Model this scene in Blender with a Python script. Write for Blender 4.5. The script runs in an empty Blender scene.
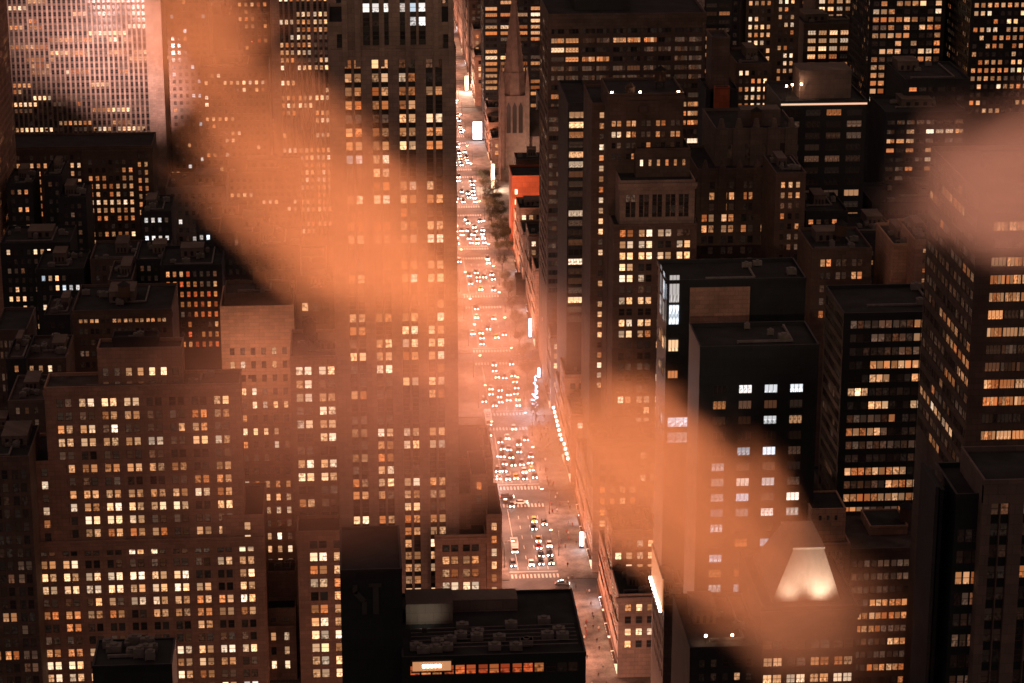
import bpy, math, random
import numpy as np
R = math.radians
random.seed(7)
scn = bpy.context.scene
C = scn.collection

# ------------------------------------------------------------------ camera, world, exposure
H = 320.0
F = 2491.0
TH = R(17.6)
PSI = R(3.81)
cam_d = bpy.data.cameras.new('camera')
cam = bpy.data.objects.new('camera', cam_d)
C.objects.link(cam)
cam.location = (0, 0, H)
cam.rotation_euler = (math.pi / 2 - TH, 0, -PSI)
cam_d.sensor_width = 36
cam_d.lens = F / 1024 * 36
cam_d.clip_start = 1.0
cam_d.clip_end = 9000
scn.camera = cam
scn.render.resolution_x = 1024
scn.render.resolution_y = 683

w = bpy.data.worlds.new('World')
scn.world = w
w.use_nodes = True
nt = w.node_tree
nt.nodes.clear()
out = nt.nodes.new('ShaderNodeOutputWorld')
sky = nt.nodes.new('ShaderNodeTexSky')
sky.sky_type = 'NISHITA'
sky.sun_disc = False
sky.sun_elevation = R(-4)
sky.sun_rotation = R(250)
bg1 = nt.nodes.new('ShaderNodeBackground')
bg1.inputs['Strength'].default_value = 0.06
nt.links.new(sky.outputs[0], bg1.inputs['Color'])
bg2 = nt.nodes.new('ShaderNodeBackground')      # the glow of the city in the night air
bg2.inputs['Color'].default_value = (1.0, 0.57, 0.46, 1)
bg2.inputs['Strength'].default_value = 0.135
add = nt.nodes.new('ShaderNodeAddShader')
nt.links.new(bg1.outputs[0], add.inputs[0])
nt.links.new(bg2.outputs[0], add.inputs[1])
nt.links.new(add.outputs[0], out.inputs['Surface'])

scn.view_settings.view_transform = 'Standard'
scn.view_settings.look = 'None'
scn.view_settings.exposure = 0.0
scn.view_settings.gamma = 1.0
scn.view_settings.use_curve_mapping = False
cy_ = scn.cycles
cy_.filter_width = 1.6
cy_.max_bounces = 4
cy_.diffuse_bounces = 2
cy_.glossy_bounces = 2
cy_.volume_bounces = 0
cy_.transparent_max_bounces = 8
cy_.sample_clamp_indirect = 2.0
cy_.sample_clamp_direct = 20.0
cy_.volume_max_steps = 64
cy_.caustics_reflective = False
cy_.caustics_refractive = False

# ------------------------------------------------------------------ projection helpers
sT, cT, sP, cP = math.sin(TH), math.cos(TH), math.sin(PSI), math.cos(PSI)
FW = np.array((sP * cT, cP * cT, -sT))
RT = np.array((cP, -sP, 0.0))
UP = np.array((sP * sT, cP * sT, cT))

def at(px, py, Y):
    """the world point at northing Y that the photograph shows at a pixel"""
    d = FW * F + RT * (px - 512) + UP * (341.5 - py)
    t = Y / d[1]
    return d[0] * t, Y, H + d[2] * t

def proj(x, y, z):
    v = np.array((x, y, z - H))
    d = v @ FW
    return 512 + F * (v @ RT) / d, 341.5 - F * (v @ UP) / d

# ------------------------------------------------------------------ materials
def new_mat(name):
    m = bpy.data.materials.new(name)
    m.use_nodes = True
    n = m.node_tree
    return m, n, n.nodes['Principled BSDF']

def surf(name, col, rough=0.85, panel=None, var=0.22, scale=0.12, metal=0.0, fine=6.0, emit=None, es=0.0, bump=0.0, streak=0.07):
    """weathered surface: broad stains, vertical rain streaks and fine grain"""
    m, n, p = new_mat(name)
    tc = n.nodes.new('ShaderNodeTexCoord')
    geo = n.nodes.new('ShaderNodeNewGeometry')
    na = n.nodes.new('ShaderNodeTexNoise'); na.inputs['Scale'].default_value = scale; na.inputs['Detail'].default_value = 5
    mp = n.nodes.new('ShaderNodeMapping'); mp.inputs['Scale'].default_value = (1.2, 1.2, 0.05)
    nb = n.nodes.new('ShaderNodeTexNoise'); nb.inputs['Scale'].default_value = 1.0; nb.inputs['Detail'].default_value = 3
    nc = n.nodes.new('ShaderNodeTexNoise'); nc.inputs['Scale'].default_value = fine; nc.inputs['Detail'].default_value = 2
    n.links.new(geo.outputs['Position'], na.inputs['Vector'])
    n.links.new(geo.outputs['Position'], mp.inputs['Vector'])
    n.links.new(mp.outputs[0], nb.inputs['Vector'])
    n.links.new(geo.outputs['Position'], nc.inputs['Vector'])
    def mr(src, lo, hi):
        r = n.nodes.new('ShaderNodeMapRange')
        r.inputs['From Min'].default_value = 0.3; r.inputs['From Max'].default_value = 0.7
        r.inputs['To Min'].default_value = lo; r.inputs['To Max'].default_value = hi
        n.links.new(src.outputs['Fac'], r.inputs['Value'])
        return r
    a, b, c = mr(na, 1 - var, 1 + var), mr(nb, 1 - streak, 1 + streak), mr(nc, 0.85, 1.15)
    m1 = n.nodes.new('ShaderNodeMath'); m1.operation = 'MULTIPLY'
    m2 = n.nodes.new('ShaderNodeMath'); m2.operation = 'MULTIPLY'
    n.links.new(a.outputs[0], m1.inputs[0]); n.links.new(b.outputs[0], m1.inputs[1])
    n.links.new(m1.outputs[0], m2.inputs[0]); n.links.new(c.outputs[0], m2.inputs[1])
    vm = n.nodes.new('ShaderNodeVectorMath'); vm.operation = 'SCALE'
    vm.inputs[0].default_value = col
    n.links.new(m2.outputs[0], vm.inputs['Scale'])
    if panel:                                   # courses, joints and panels that differ a little
        sx = n.nodes.new('ShaderNodeSeparateXYZ'); n.links.new(geo.outputs['Position'], sx.inputs[0])
        ad = n.nodes.new('ShaderNodeMath'); ad.operation = 'ADD'
        n.links.new(sx.outputs[0], ad.inputs[0]); n.links.new(sx.outputs[1], ad.inputs[1])
        cb = n.nodes.new('ShaderNodeCombineXYZ'); n.links.new(ad.outputs[0], cb.inputs[0]); n.links.new(sx.outputs[2], cb.inputs[1])
        br = n.nodes.new('ShaderNodeTexBrick'); n.links.new(cb.outputs[0], br.inputs['Vector'])
        br.inputs['Scale'].default_value = 1.0
        br.inputs['Brick Width'].default_value = panel[0]; br.inputs['Row Height'].default_value = panel[1]
        br.inputs['Mortar Size'].default_value = 0.07; br.inputs['Mortar Smooth'].default_value = 0.3
        br.inputs['Color1'].default_value = (0.86, 0.86, 0.86, 1); br.inputs['Color2'].default_value = (1.15, 1.12, 1.1, 1)
        br.inputs['Mortar'].default_value = (0.7, 0.7, 0.7, 1)
        vb = n.nodes.new('ShaderNodeVectorMath'); vb.operation = 'MULTIPLY'
        n.links.new(vm.outputs[0], vb.inputs[0]); n.links.new(br.outputs['Color'], vb.inputs[1])
        vm = vb
    n.links.new(vm.outputs[0], p.inputs['Base Color'])
    p.inputs['Roughness'].default_value = rough
    p.inputs['Metallic'].default_value = metal
    if emit:
        p.inputs['Emission Color'].default_value = (*emit, 1)
        p.inputs['Emission Strength'].default_value = es
    return m

def glow(name, col, s, sampling='NONE'):
    m, n, p = new_mat(name)
    p.inputs['Base Color'].default_value = (*[c * 0.5 for c in col], 1)
    p.inputs['Emission Color'].default_value = (*col, 1)
    p.inputs['Emission Strength'].default_value = s
    m.cycles.emission_sampling = sampling
    return m

def plain(name, col, rough=0.5, metal=0.0):
    m, n, p = new_mat(name)
    tc = n.nodes.new('ShaderNodeTexCoord')
    nz = n.nodes.new('ShaderNodeTexNoise'); nz.inputs['Scale'].default_value = 3
    n.links.new(tc.outputs['Object'], nz.inputs['Vector'])
    mr = n.nodes.new('ShaderNodeMapRange'); mr.inputs['To Min'].default_value = 0.8; mr.inputs['To Max'].default_value = 1.2
    n.links.new(nz.outputs['Fac'], mr.inputs['Value'])
    vm = n.nodes.new('ShaderNodeVectorMath'); vm.operation = 'SCALE'; vm.inputs[0].default_value = col
    n.links.new(mr.outputs[0], vm.inputs['Scale'])
    n.links.new(vm.outputs[0], p.inputs['Base Color'])
    p.inputs['Roughness'].default_value = rough; p.inputs['Metallic'].default_value = metal
    return m

def pane_mat(name, cols, smin, smax, gloss=0.15):
    """window pane: a room behind, a blind drawn part of the way, ceiling lights; each pane its own by a random number"""
    m, n, p = new_mat(name)
    L = n.links
    oi = n.nodes.new('ShaderNodeObjectInfo')
    at_ = n.nodes.new('ShaderNodeAttribute'); at_.attribute_name = 'rnd'
    s = n.nodes.new('ShaderNodeMath'); s.operation = 'ADD'
    L.new(oi.outputs['Random'], s.inputs[0]); L.new(at_.outputs['Fac'], s.inputs[1])
    wn = n.nodes.new('ShaderNodeTexWhiteNoise'); wn.noise_dimensions = '1D'
    L.new(s.outputs[0], wn.inputs['W'])
    sc = n.nodes.new('ShaderNodeSeparateColor')
    L.new(wn.outputs['Color'], sc.inputs[0])
    uv = n.nodes.new('ShaderNodeUVMap'); uv.uv_map = 'UVMap'
    su = n.nodes.new('ShaderNodeSeparateXYZ'); L.new(uv.outputs[0], su.inputs[0])
    ramp = n.nodes.new('ShaderNodeValToRGB'); ramp.color_ramp.interpolation = 'LINEAR'
    while len(ramp.color_ramp.elements) < len(cols): ramp.color_ramp.elements.new(0.5)
    for i, c in enumerate(cols):
        e = ramp.color_ramp.elements[i]; e.position = i / (len(cols) - 1); e.color = (*c, 1)
    L.new(sc.outputs[0], ramp.inputs[0])
    # clutter in the room
    cb = n.nodes.new('ShaderNodeCombineXYZ')
    off = n.nodes.new('ShaderNodeMath'); off.operation = 'MULTIPLY'; off.inputs[1].default_value = 97
    L.new(s.outputs[0], off.inputs[0])
    L.new(su.outputs[0], cb.inputs[0]); L.new(su.outputs[1], cb.inputs[1]); L.new(off.outputs[0], cb.inputs[2])
    nz = n.nodes.new('ShaderNodeTexNoise'); nz.inputs['Scale'].default_value = 3.2; nz.inputs['Detail'].default_value = 1.5
    L.new(cb.outputs[0], nz.inputs['Vector'])
    cl = n.nodes.new('ShaderNodeMapRange'); cl.inputs['From Min'].default_value = 0.35; cl.inputs['From Max'].default_value = 0.62
    cl.inputs['To Min'].default_value = 0.30; cl.inputs['To Max'].default_value = 1.25
    L.new(nz.outputs['Fac'], cl.inputs['Value'])
    # the blind
    bl = n.nodes.new('ShaderNodeMath'); bl.operation = 'GREATER_THAN'
    L.new(su.outputs[1], bl.inputs[0]); L.new(sc.outputs[1], bl.inputs[1])
    mx = n.nodes.new('ShaderNodeMix'); mx.data_type = 'FLOAT'
    L.new(bl.outputs[0], mx.inputs[0]); L.new(cl.outputs[0], mx.inputs[2]); mx.inputs[3].default_value = 0.72
    st = n.nodes.new('ShaderNodeMapRange'); st.inputs['To Min'].default_value = smin; st.inputs['To Max'].default_value = smax
    pw = n.nodes.new('ShaderNodeMath'); pw.operation = 'POWER'; pw.inputs[1].default_value = 1.6
    L.new(sc.outputs[2], pw.inputs[0]); L.new(pw.outputs[0], st.inputs['Value'])
    mu = n.nodes.new('ShaderNodeMath'); mu.operation = 'MULTIPLY'
    L.new(mx.outputs[0], mu.inputs[0]); L.new(st.outputs[0], mu.inputs[1])
    L.new(ramp.outputs[0], p.inputs['Emission Color']); L.new(mu.outputs[0], p.inputs['Emission Strength'])
    p.inputs['Base Color'].default_value = (0.02, 0.022, 0.025, 1)
    p.inputs['Roughness'].default_value = gloss
    m.cycles.emission_sampling = 'NONE'
    return m

M = {
    'limestone': surf('limestone', (0.31, 0.24, 0.205), panel=(2.4, 1.3)),
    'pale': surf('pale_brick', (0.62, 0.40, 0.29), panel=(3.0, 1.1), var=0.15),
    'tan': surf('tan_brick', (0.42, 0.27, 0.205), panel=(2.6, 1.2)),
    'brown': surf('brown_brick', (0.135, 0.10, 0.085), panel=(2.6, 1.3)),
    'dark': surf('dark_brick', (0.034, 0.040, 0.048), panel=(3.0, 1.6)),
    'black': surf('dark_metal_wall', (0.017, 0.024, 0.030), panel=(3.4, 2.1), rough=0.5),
    'grey': surf('grey_concrete', (0.17, 0.14, 0.125), panel=(3.2, 1.9)),
    'red': surf('red_netting', (0.42, 0.115, 0.055), panel=(3.2, 2.4), rough=0.9),
    'roof': surf('roof_felt', (0.022, 0.027, 0.031), panel=(4.5, 6.0), rough=0.95, var=0.5, scale=0.2),
    'roofgrey': surf('roof_gravel', (0.07, 0.06, 0.055), rough=0.95, var=0.5, scale=0.2),
    'spandrel': surf('black_spandrel', (0.02, 0.018, 0.018), rough=0.4),
    'frame': plain('window_frame_paint', (0.10, 0.07, 0.055), 0.6),
    'unit': surf('galvanised_duct', (0.20, 0.19, 0.18), rough=0.6, metal=0.2, scale=0.8),
    'wood': surf('tank_cedar', (0.11, 0.07, 0.05)),
    'asphalt': surf('asphalt', (0.085, 0.075, 0.072), rough=0.7, var=0.5, scale=0.14, fine=2.0, streak=0.1),
    'sidewalk': surf('pavement_concrete', (0.16, 0.135, 0.12), rough=0.85, var=0.45, scale=0.25, fine=2.0, streak=0.1),
    'ground': surf('city_ground', (0.04, 0.037, 0.035)),
    'paint': plain('road_paint', (0.65, 0.6, 0.55), 0.7),
    'win_bright': pane_mat('pane_bright', [(1, .44, .18), (1, .56, .29), (1, .72, .50)], 0.55, 2.5),
    'win_white': pane_mat('pane_white', [(1, .80, .66), (.95, .92, .92), (.72, .86, 1)], 0.5, 2.1),
    'win_warm': pane_mat('pane_warm', [(1, .26, .07), (1, .40, .15), (1, .52, .26)], 0.35, 1.15),
    'win_red': pane_mat('pane_red', [(1, .13, .04), (1, .22, .06), (1, .35, .10)], 0.35, 0.9),
    'win_dim': pane_mat('pane_dim', [(.95, .34, .15), (.9, .46, .28), (.85, .5, .34)], 0.03, 0.17),
    'win_dark': pane_mat('pane_dark', [(.8, .36, .22), (.6, .4, .3)], 0.002, 0.035, 0.1),  # unlit panes glow faintly, standing in for light reflected off the blinds
    'copper': surf('pale_metal_roof', (0.60, 0.48, 0.38), rough=0.7, var=0.1),
    'lamp': glow('sodium_lamp', (1.0, 0.62, 0.38), 30),
    'led': glow('white_lamp', (1.0, 0.86, 0.72), 14),
    'head': glow('headlight', (1.0, 0.90, 0.78), 40),
    'tail': glow('taillight', (1.0, 0.06, 0.02), 5),
    'shop': glow('shop_glow', (1.0, 0.66, 0.42), 2.4),
    'shopw': glow('shop_glow_white', (0.9, 0.92, 1.0), 5.0),
    'bluewhite': glow('blue_white_light', (0.55, 0.78, 1.0), 9.0),
    'redlamp': glow('red_lamp', (1.0, 0.05, 0.03), 4.0),
    'glassblk': plain('dark_glass', (0.015, 0.017, 0.02), 0.08),
    'rubber': plain('tyre_rubber', (0.02, 0.02, 0.02), 0.9),
    'steel': plain('painted_steel', (0.06, 0.055, 0.05), 0.5, 0.3),
    'bark': plain('bark', (0.09, 0.06, 0.045), 0.9),
    'leaf': plain('street_tree_leaf', (0.07, 0.06, 0.03), 0.8),
    'stone': surf('church_stone', (0.27, 0.20, 0.17), scale=0.4),
}
WIN = {'b': 'win_bright', 'w': 'win_white', 'o': 'win_warm', 'r': 'win_red', 'd': 'win_dim', 'k': 'win_dark'}

# ------------------------------------------------------------------ mesh helpers
class MB:
    def __init__(s): s.v = []; s.f = []; s.m = []
    def quad(s, a, b, c, d, mi=0):
        n = len(s.v); s.v += [a, b, c, d]; s.f.append((n, n + 1, n + 2, n + 3)); s.m.append(mi)
    def box(s, x0, x1, y0, y1, z0, z1, mi=0):
        n = len(s.v)
        s.v += [(x0, y0, z0), (x1, y0, z0), (x1, y1, z0), (x0, y1, z0), (x0, y0, z1), (x1, y0, z1), (x1, y1, z1), (x0, y1, z1)]
        for q in ((0, 3, 2, 1), (4, 5, 6, 7), (0, 1, 5, 4), (1, 2, 6, 5), (2, 3, 7, 6), (3, 0, 4, 7)):
            s.f.append(tuple(n + i for i in q)); s.m.append(mi)
    def frustum(s, ring0, ring1, mi=0, cap=True):
        n = len(s.v); k = len(ring0); s.v += list(ring0) + list(ring1)
        for i in range(k):
            j = (i + 1) % k
            s.f.append((n + i, n + j, n + k + j, n + k + i)); s.m.append(mi)
        if cap:
            s.f.append(tuple(n + k + i for i in range(k))); s.m.append(mi)
            s.f.append(tuple(n + k - 1 - i for i in range(k))); s.m.append(mi)
    def cyl(s, x, y, z0, z1, r0, r1=None, k=10, mi=0):
        r1 = r0 if r1 is None else r1
        a = [(x + r0 * math.cos(2 * math.pi * i / k), y + r0 * math.sin(2 * math.pi * i / k), z0) for i in range(k)]
        b = [(x + r1 * math.cos(2 * math.pi * i / k), y + r1 * math.sin(2 * math.pi * i / k), z1) for i in range(k)]
        s.frustum(a, b, mi)
    def bar(s, p, q, r, mi=0, k=5):
        p = np.array(p, float); q = np.array(q, float); d = q - p; d /= np.linalg.norm(d)
        a = np.cross(d, (0, 0, 1.0)) if abs(d[2]) < 0.9 else np.cross(d, (1.0, 0, 0))
        a /= np.linalg.norm(a); b = np.cross(d, a)
        ra = [tuple(p + r * (a * math.cos(t) + b * math.sin(t))) for t in [2 * math.pi * i / k for i in range(k)]]
        rb = [tuple(q + r * (a * math.cos(t) + b * math.sin(t))) for t in [2 * math.pi * i / k for i in range(k)]]
        s.frustum(ra, rb, mi)
    def mesh(s, name, mats):
        me = bpy.data.meshes.new(name)
        me.from_pydata(s.v, [], s.f)
        me.polygons.foreach_set('material_index', s.m)
        for m in mats: me.materials.append(M[m] if isinstance(m, str) else m)
        me.update()
        return me
    def build(s, name, mats, parent=None, loc=(0, 0, 0)):
        o = bpy.data.objects.new(name, s.mesh(name, mats))
        C.objects.link(o)
        o.location = loc
        if parent: o.parent = parent
        return o

def tag(o, label=None, cat=None, group=None, kind=None):
    if label: o['label'] = label
    if cat: o['category'] = cat
    if group: o['group'] = group
    if kind: o['kind'] = kind
    return o

def empty(name, loc, label, cat, group=None, rz=0):
    o = bpy.data.objects.new(name, None)
    C.objects.link(o)
    o.location = loc; o.rotation_euler = (0, 0, rz)
    return tag(o, label, cat, group)

def copy_tree(o, parent=None):
    c = o.copy(); C.objects.link(c)
    if parent: c.parent = parent
    for ch in list(o.children): copy_tree(ch, c)
    return c

# ------------------------------------------------------------------ window templates
def window_template(wd, ht, cols=1, rail=True):
    """pane (material 0) in the plane y=0 facing -y, frame, sill and meeting rail (material 1) in front of it"""
    mb = MB()
    x0, x1 = -wd / 2, wd / 2
    for i in range(cols):
        a = x0 + wd * i / cols; b = x0 + wd * (i + 1) / cols
        mb.quad((a, 0, 0), (b, 0, 0), (b, 0, ht), (a, 0, ht), 0)
    t = min(0.10, wd * 0.06)
    mb.box(x0 - 0.01, x0 + t, -0.10, 0.01, 0, ht, 1)
    mb.box(x1 - t, x1 + 0.01, -0.10, 0.01, 0, ht, 1)
    mb.box(x0 + t, x1 - t, -0.10, 0.01, ht - t, ht, 1)
    mb.box(x0 + t, x1 - t, -0.14, 0.01, 0, t, 1)
    if rail: mb.box(x0 + t, x1 - t, -0.07, 0.01, ht * 0.5 - t * 0.5, ht * 0.5 + t * 0.5, 1)
    for i in range(1, cols):
        u = x0 + wd * i / cols
        mb.box(u - t * .5, u + t * .5, -0.08, 0.01, t, ht - t, 1)
    return mb

def put_uv(me, npanes, first=0):
    uvl = me.uv_layers.new(name='UVMap')
    a = np.zeros(len(me.loops) * 2, dtype=np.float32)
    a[: npanes * 8] = np.tile(np.array([0, 0, 1, 0, 1, 1, 0, 1], dtype=np.float32), npanes)
    uvl.data.foreach_set('uv', a)

_wcache = {}
def window_mesh(wd, ht, cols, rail, cat):
    k = (round(wd, 2), round(ht, 2), cols, rail, cat)
    if k not in _wcache:
        me = window_template(wd, ht, cols, rail).mesh('window', [WIN[cat], 'frame'])
        put_uv(me, cols)
        _wcache[k] = me
    return _wcache[k]

ROT = {'S': 0.0, 'W': -math.pi / 2, 'E': math.pi / 2}

def bulk_windows(items, root, rng):
    """all remaining windows of one building as ONE part"""
    mats = ['win_bright', 'win_white', 'win_warm', 'win_red', 'win_dim', 'win_dark', 'frame']
    idx = {'b': 0, 'w': 1, 'o': 2, 'r': 3, 'd': 4, 'k': 5}
    V, Fc, MI, RN, UV = [], [], [], [], []
    base = 0
    tc = {}
    for (x, y, z, wd, ht, cols, rail, cat, face) in items:
        k = (round(wd, 2), round(ht, 2), cols, rail, face)
        if k not in tc:
            mb = window_template(wd, ht, cols, rail)
            v = np.array(mb.v, dtype=np.float64)
            a = ROT[face]; c, s = math.cos(a), math.sin(a)
            v = np.stack([v[:, 0] * c - v[:, 1] * s, v[:, 0] * s + v[:, 1] * c, v[:, 2]], 1)
            tc[k] = (v, np.array(mb.f), np.array(mb.m))
        v, f, m = tc[k]
        V.append(v + np.array((x, y, z))); Fc.append(f + base); base += len(v)
        MI.append(np.where(m == 0, idx[cat], 6))
        r = np.zeros(len(f))
        r[:cols] = [rng.random() * 0.98 + 0.01 for _ in range(cols)]
        RN.append(r)
        u = np.zeros((len(f), 8)); u[:cols] = (0, 0, 1, 0, 1, 1, 0, 1)
        UV.append(u.ravel())
    V = np.concatenate(V); Fc = np.concatenate(Fc)
    me = bpy.data.meshes.new('window')
    me.from_pydata(V.tolist(), [], Fc.tolist())
    me.polygons.foreach_set('material_index', np.concatenate(MI).astype(np.int32))
    a = me.attributes.new('rnd', 'FLOAT', 'FACE')
    a.data.foreach_set('value', np.concatenate(RN).astype(np.float32))
    uvl = me.uv_layers.new(name='UVMap')
    uvl.data.foreach_set('uv', np.concatenate(UV).astype(np.float32))
    for m in mats: me.materials.append(M[m])
    me.update()
    o = bpy.data.objects.new('window', me); C.objects.link(o); o.parent = root
    o['kind'] = 'stuff'
    return o

FOOT = []     # footprints taken, for the filler

# ------------------------------------------------------------------ buildings
def pick(mix, rng):
    """mix is a string of codes with weights, e.g. dict(b=.3,o=.2)"""
    r = rng.random(); a = 0
    for k, p in mix.items():
        a += p
        if r < a: return k
    return 'k'

class Building:
    def __init__(s, name, label, cat='building', group=None, seed=0, most=100):
        s.name, s.label, s.cat, s.group = name, label, cat, group
        s.root = None; s.wins = []; s.rng = random.Random(seed * 77 + 5); s.most = most
    def vol(s, x0, x1, yt, Y, D, **k):
        X0, _, z = at(x0, yt, Y); X1, _, _ = at(x1, yt, Y)
        return s.volw(X0, X1, Y, Y + D, k.pop('zb', 0.0), z, **k)
    def volw(s, X0, X1, Y0, Y1, zb, z, mat='brown', style='punched', bay=None, k=2, ww=None, wh=None, fl=None, gap=None,
             r0=None, yb=700, mix=None, rows=None, faces='S', parapet=1.1, roof='roof', rail=True, cols=1, proud=0.35,
             spand=None, cornice=0.0, edge=0.8, side_mix=None, lit_side=1.0, zlow=None, inset=0.0):
        """one block: core wall with piers and bands standing proud of the recessed windows. bay, ww, wh, fl, r0 in metres"""
        if s.root is None:
            s.root = empty(s.name, ((X0 + X1) / 2, Y0, 0), s.label, s.cat, s.group)
        ox, oy, _ = s.root.location
        FOOT.append((X0, X1, Y0, Y1))
        mb = MB()
        lx0, lx1, ly0, ly1 = X0 - ox, X1 - ox, Y0 - oy, Y1 - oy
        g = proud
        nw, ne = ('W' in faces), ('E' in faces)
        cx0 = lx0 + (g if nw else 0); cx1 = lx1 - (g if ne else 0)
        mb.box(cx0, cx1, ly0 + g, ly1, zb, z, 0)
        fl = fl or 3.8
        wh = wh or fl * 0.55
        r0 = fl * 0.6 if r0 is None else r0
        for fc in faces:
            U = (X1 - X0) if fc == 'S' else (Y1 - Y0)
            b = bay; kk = k
            if b is None: continue
            n = max(1, int((U - 2 * edge) / b + 0.3))
            e = (U - n * b) / 2
            w_ = ww or b / kk * 0.6
            gp = gap if gap is not None else (b / kk - w_) * 0.35
            cs = []
            for i in range(n):
                c0 = e + b * (i + .5) - (kk * w_ + (kk - 1) * gp) / 2
                for j in range(kk): cs.append(c0 + j * (w_ + gp) + w_ / 2)
            # lowest z to dress with windows: what the frame can show
            zl = zlow if zlow is not None else max(zb, at(512, yb, Y0)[2])
            nr = int((z - r0 - zl) / fl) if z - r0 > zl else 0
            def P(u, d0, d1, za, zc, mi=0, uw=None):
                ua, ub = u
                if fc == 'S': mb.box(lx0 + ua, lx0 + ub, ly0 + d0, ly0 + d1, za, zc, mi)
                elif fc == 'W': mb.box(lx0 + d0, lx0 + d1, ly0 + ua, ly0 + ub, za, zc, mi)
                else: mb.box(lx1 - d1, lx1 - d0, ly0 + ua, ly0 + ub, za, zc, mi)
            zt = z - 0.02
            zbot = z - r0 - nr * fl
            # piers
            edges = [0.0 if fc == 'S' else g] + [v for c in cs for v in (c - w_ / 2, c + w_ / 2)] + [U]
            for i in range(0, len(edges), 2):
                thin = 0 < i < len(edges) - 2 and (edges[i + 1] - edges[i]) < 0.6
                P((edges[i], edges[i + 1]), 0.06 if thin else 0.0, g + 0.01, zb, zt)
            # bands between the rows
            P((edges[0], U), 0.02, g + 0.011, z - r0 + 0.0, zt - 0.01)
            sd = spand is not None
            for r in range(nr):
                za = z - r0 - r * fl - fl; zc = za + (fl - wh)
                P((edges[0] + .01, U - .01), (g - 0.08) if sd else 0.03, g + 0.012, za, zc, 1 if sd else 0)
                rowmix = mix or {}
                if rows and r in rows: rowmix = rows[r]
                elif s.rng.random() < 0.16: rowmix = {a: v * 1.7 for a, v in rowmix.items()}
                elif s.rng.random() < 0.16: rowmix = {a: v * 0.35 for a, v in rowmix.items()}
                last = None
                for ci, c in enumerate(cs):
                    if last is not None and s.rng.random() < ((0.88 if ci % kk else 0.34) if kk > 1 else 0.35): cat = last
                    else: cat = pick(side_mix if (side_mix and fc != 'S') else rowmix, s.rng)
                    last = cat
                    if fc == 'S': p = (lx0 + c, ly0 + g - 0.02, zc)
                    elif fc == 'W': p = (lx0 + g - 0.02, ly0 + c, zc)
                    else: p = (lx1 - g + 0.02, ly0 + c, zc)
                    px, py = proj(p[0] + ox, p[1] + oy, p[2])
                    inn = -5 < px < 1029 and -8 < py < 690
                    s.wins.append((p[0], p[1], p[2], w_, wh, cols, rail, cat, fc, inn and (1 if cat != 'k' else 0.4) + s.rng.random() * .3 + (0.5 if cat in 'bw' else 0)))
            if zbot > zb + 1: P((edges[0] + .02, U - .02), 0.04, g + 0.013, zb, zbot)
        mats = [mat, spand or mat]
        mb.build('wall', mats, s.root)
        # roof surface with parapet
        rb = MB()
        t = 0.35
        zr = z
        rb.box(lx0 - .05, lx1 + .05, ly0 - .05, ly0 + t, zr + .004, zr + parapet, 1)
        rb.box(lx0 - .05, lx1 + .05, ly1 - t, ly1 + .05, zr + .004, zr + parapet, 1)
        rb.box(lx0 - .05, lx0 + t, ly0 + t, ly1 - t, zr + .004, zr + parapet, 1)
        rb.box(lx1 - t, lx1 + .05, ly0 + t, ly1 - t, zr + .004, zr + parapet, 1)
        rb.box(lx0 + t, lx1 - t, ly0 + t, ly1 - t, zr + .004, zr + 0.12, 0)
        rb.build('roof', [roof, mat], s.root)
        if cornice:
            cb = MB()
            cb.box(lx0 - cornice, lx1 + cornice, ly0 - cornice, ly0 - 0.06, z - 1.1, z + 0.2, 0)
            cb.box(lx0 - cornice * .6, lx1 + cornice * .6, ly0 - cornice * .6, ly0 - 0.07, z - 1.9, z - 1.11, 0)
            cb.build('cornice', [mat], s.root)
        s.last = (lx0, lx1, ly0, ly1, z)
        return s
    def clutter(s, n=5, penthouse=True, zmax=4.0, mat='grey'):
        """machinery on the last block's roof"""
        lx0, lx1, ly0, ly1, z = s.last
        rg = s.rng
        if penthouse:
            wd = (lx1 - lx0) * rg.uniform(.25, .45); dp = (ly1 - ly0) * rg.uniform(.3, .5)
            a = rg.uniform(lx0 + 1, lx1 - 1 - wd); b = rg.uniform(ly0 + (ly1 - ly0) * .3, ly1 - 1 - dp)
            mb = MB(); hh = rg.uniform(2.5, zmax)
            mb.box(a, a + wd, b, b + dp, z + .13, z + hh)
            mb.box(a - .15, a + wd + .15, b - .15, b + dp + .15, z + hh, z + hh + .3)
            for i in range(3): mb.box(a + wd * (.15 + .28 * i), a + wd * (.28 + .28 * i), b - .06, b + .02, z + .5, z + 2.2, 1)
            mb.build('penthouse', [mat, 'spandrel'], s.root)
        mb = MB(); u = rg.uniform(lx0 + 1, lx0 + (lx1 - lx0) * .4); v = rg.uniform(ly0 + 1.5, ly0 + (ly1 - ly0) * .4)
        u2 = rg.uniform(lx0 + (lx1 - lx0) * .6, lx1 - 1.2); v2 = ly1 - 1.5
        mb.box(u, u2, v, v + .5, z + .35, z + .85); mb.box(u2, u2 + .5, v, v2, z + .35, z + .85); mb.box(u, u + .4, v - .1, v + .6, z + .12, z + .35); mb.box(u2 - .1, u2 + .6, v2 - .5, v2, z + .12, z + .35)
        mb.build('duct', ['unit'], s.root)
        for i in range(n):
            u = rg.uniform(lx0 + 1, lx1 - 3); v = rg.uniform(ly0 + 1, ly1 - 3)
            a, b, c = rg.uniform(1, 3), rg.uniform(1, 2.6), rg.uniform(.8, 2.0)
            mb = MB()
            mb.box(u, u + a, v, v + b, z + .3, z + .3 + c)
            mb.cyl(u + a / 2, v + b / 2, z + .3 + c, z + .6 + c, min(a, b) * .35, k=10)
            for q in ((u, v), (u + a - .12, v), (u, v + b - .12), (u + a - .12, v + b - .12)):
                mb.box(q[0], q[0] + .12, q[1], q[1] + .12, z + .12, z + .3)
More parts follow.
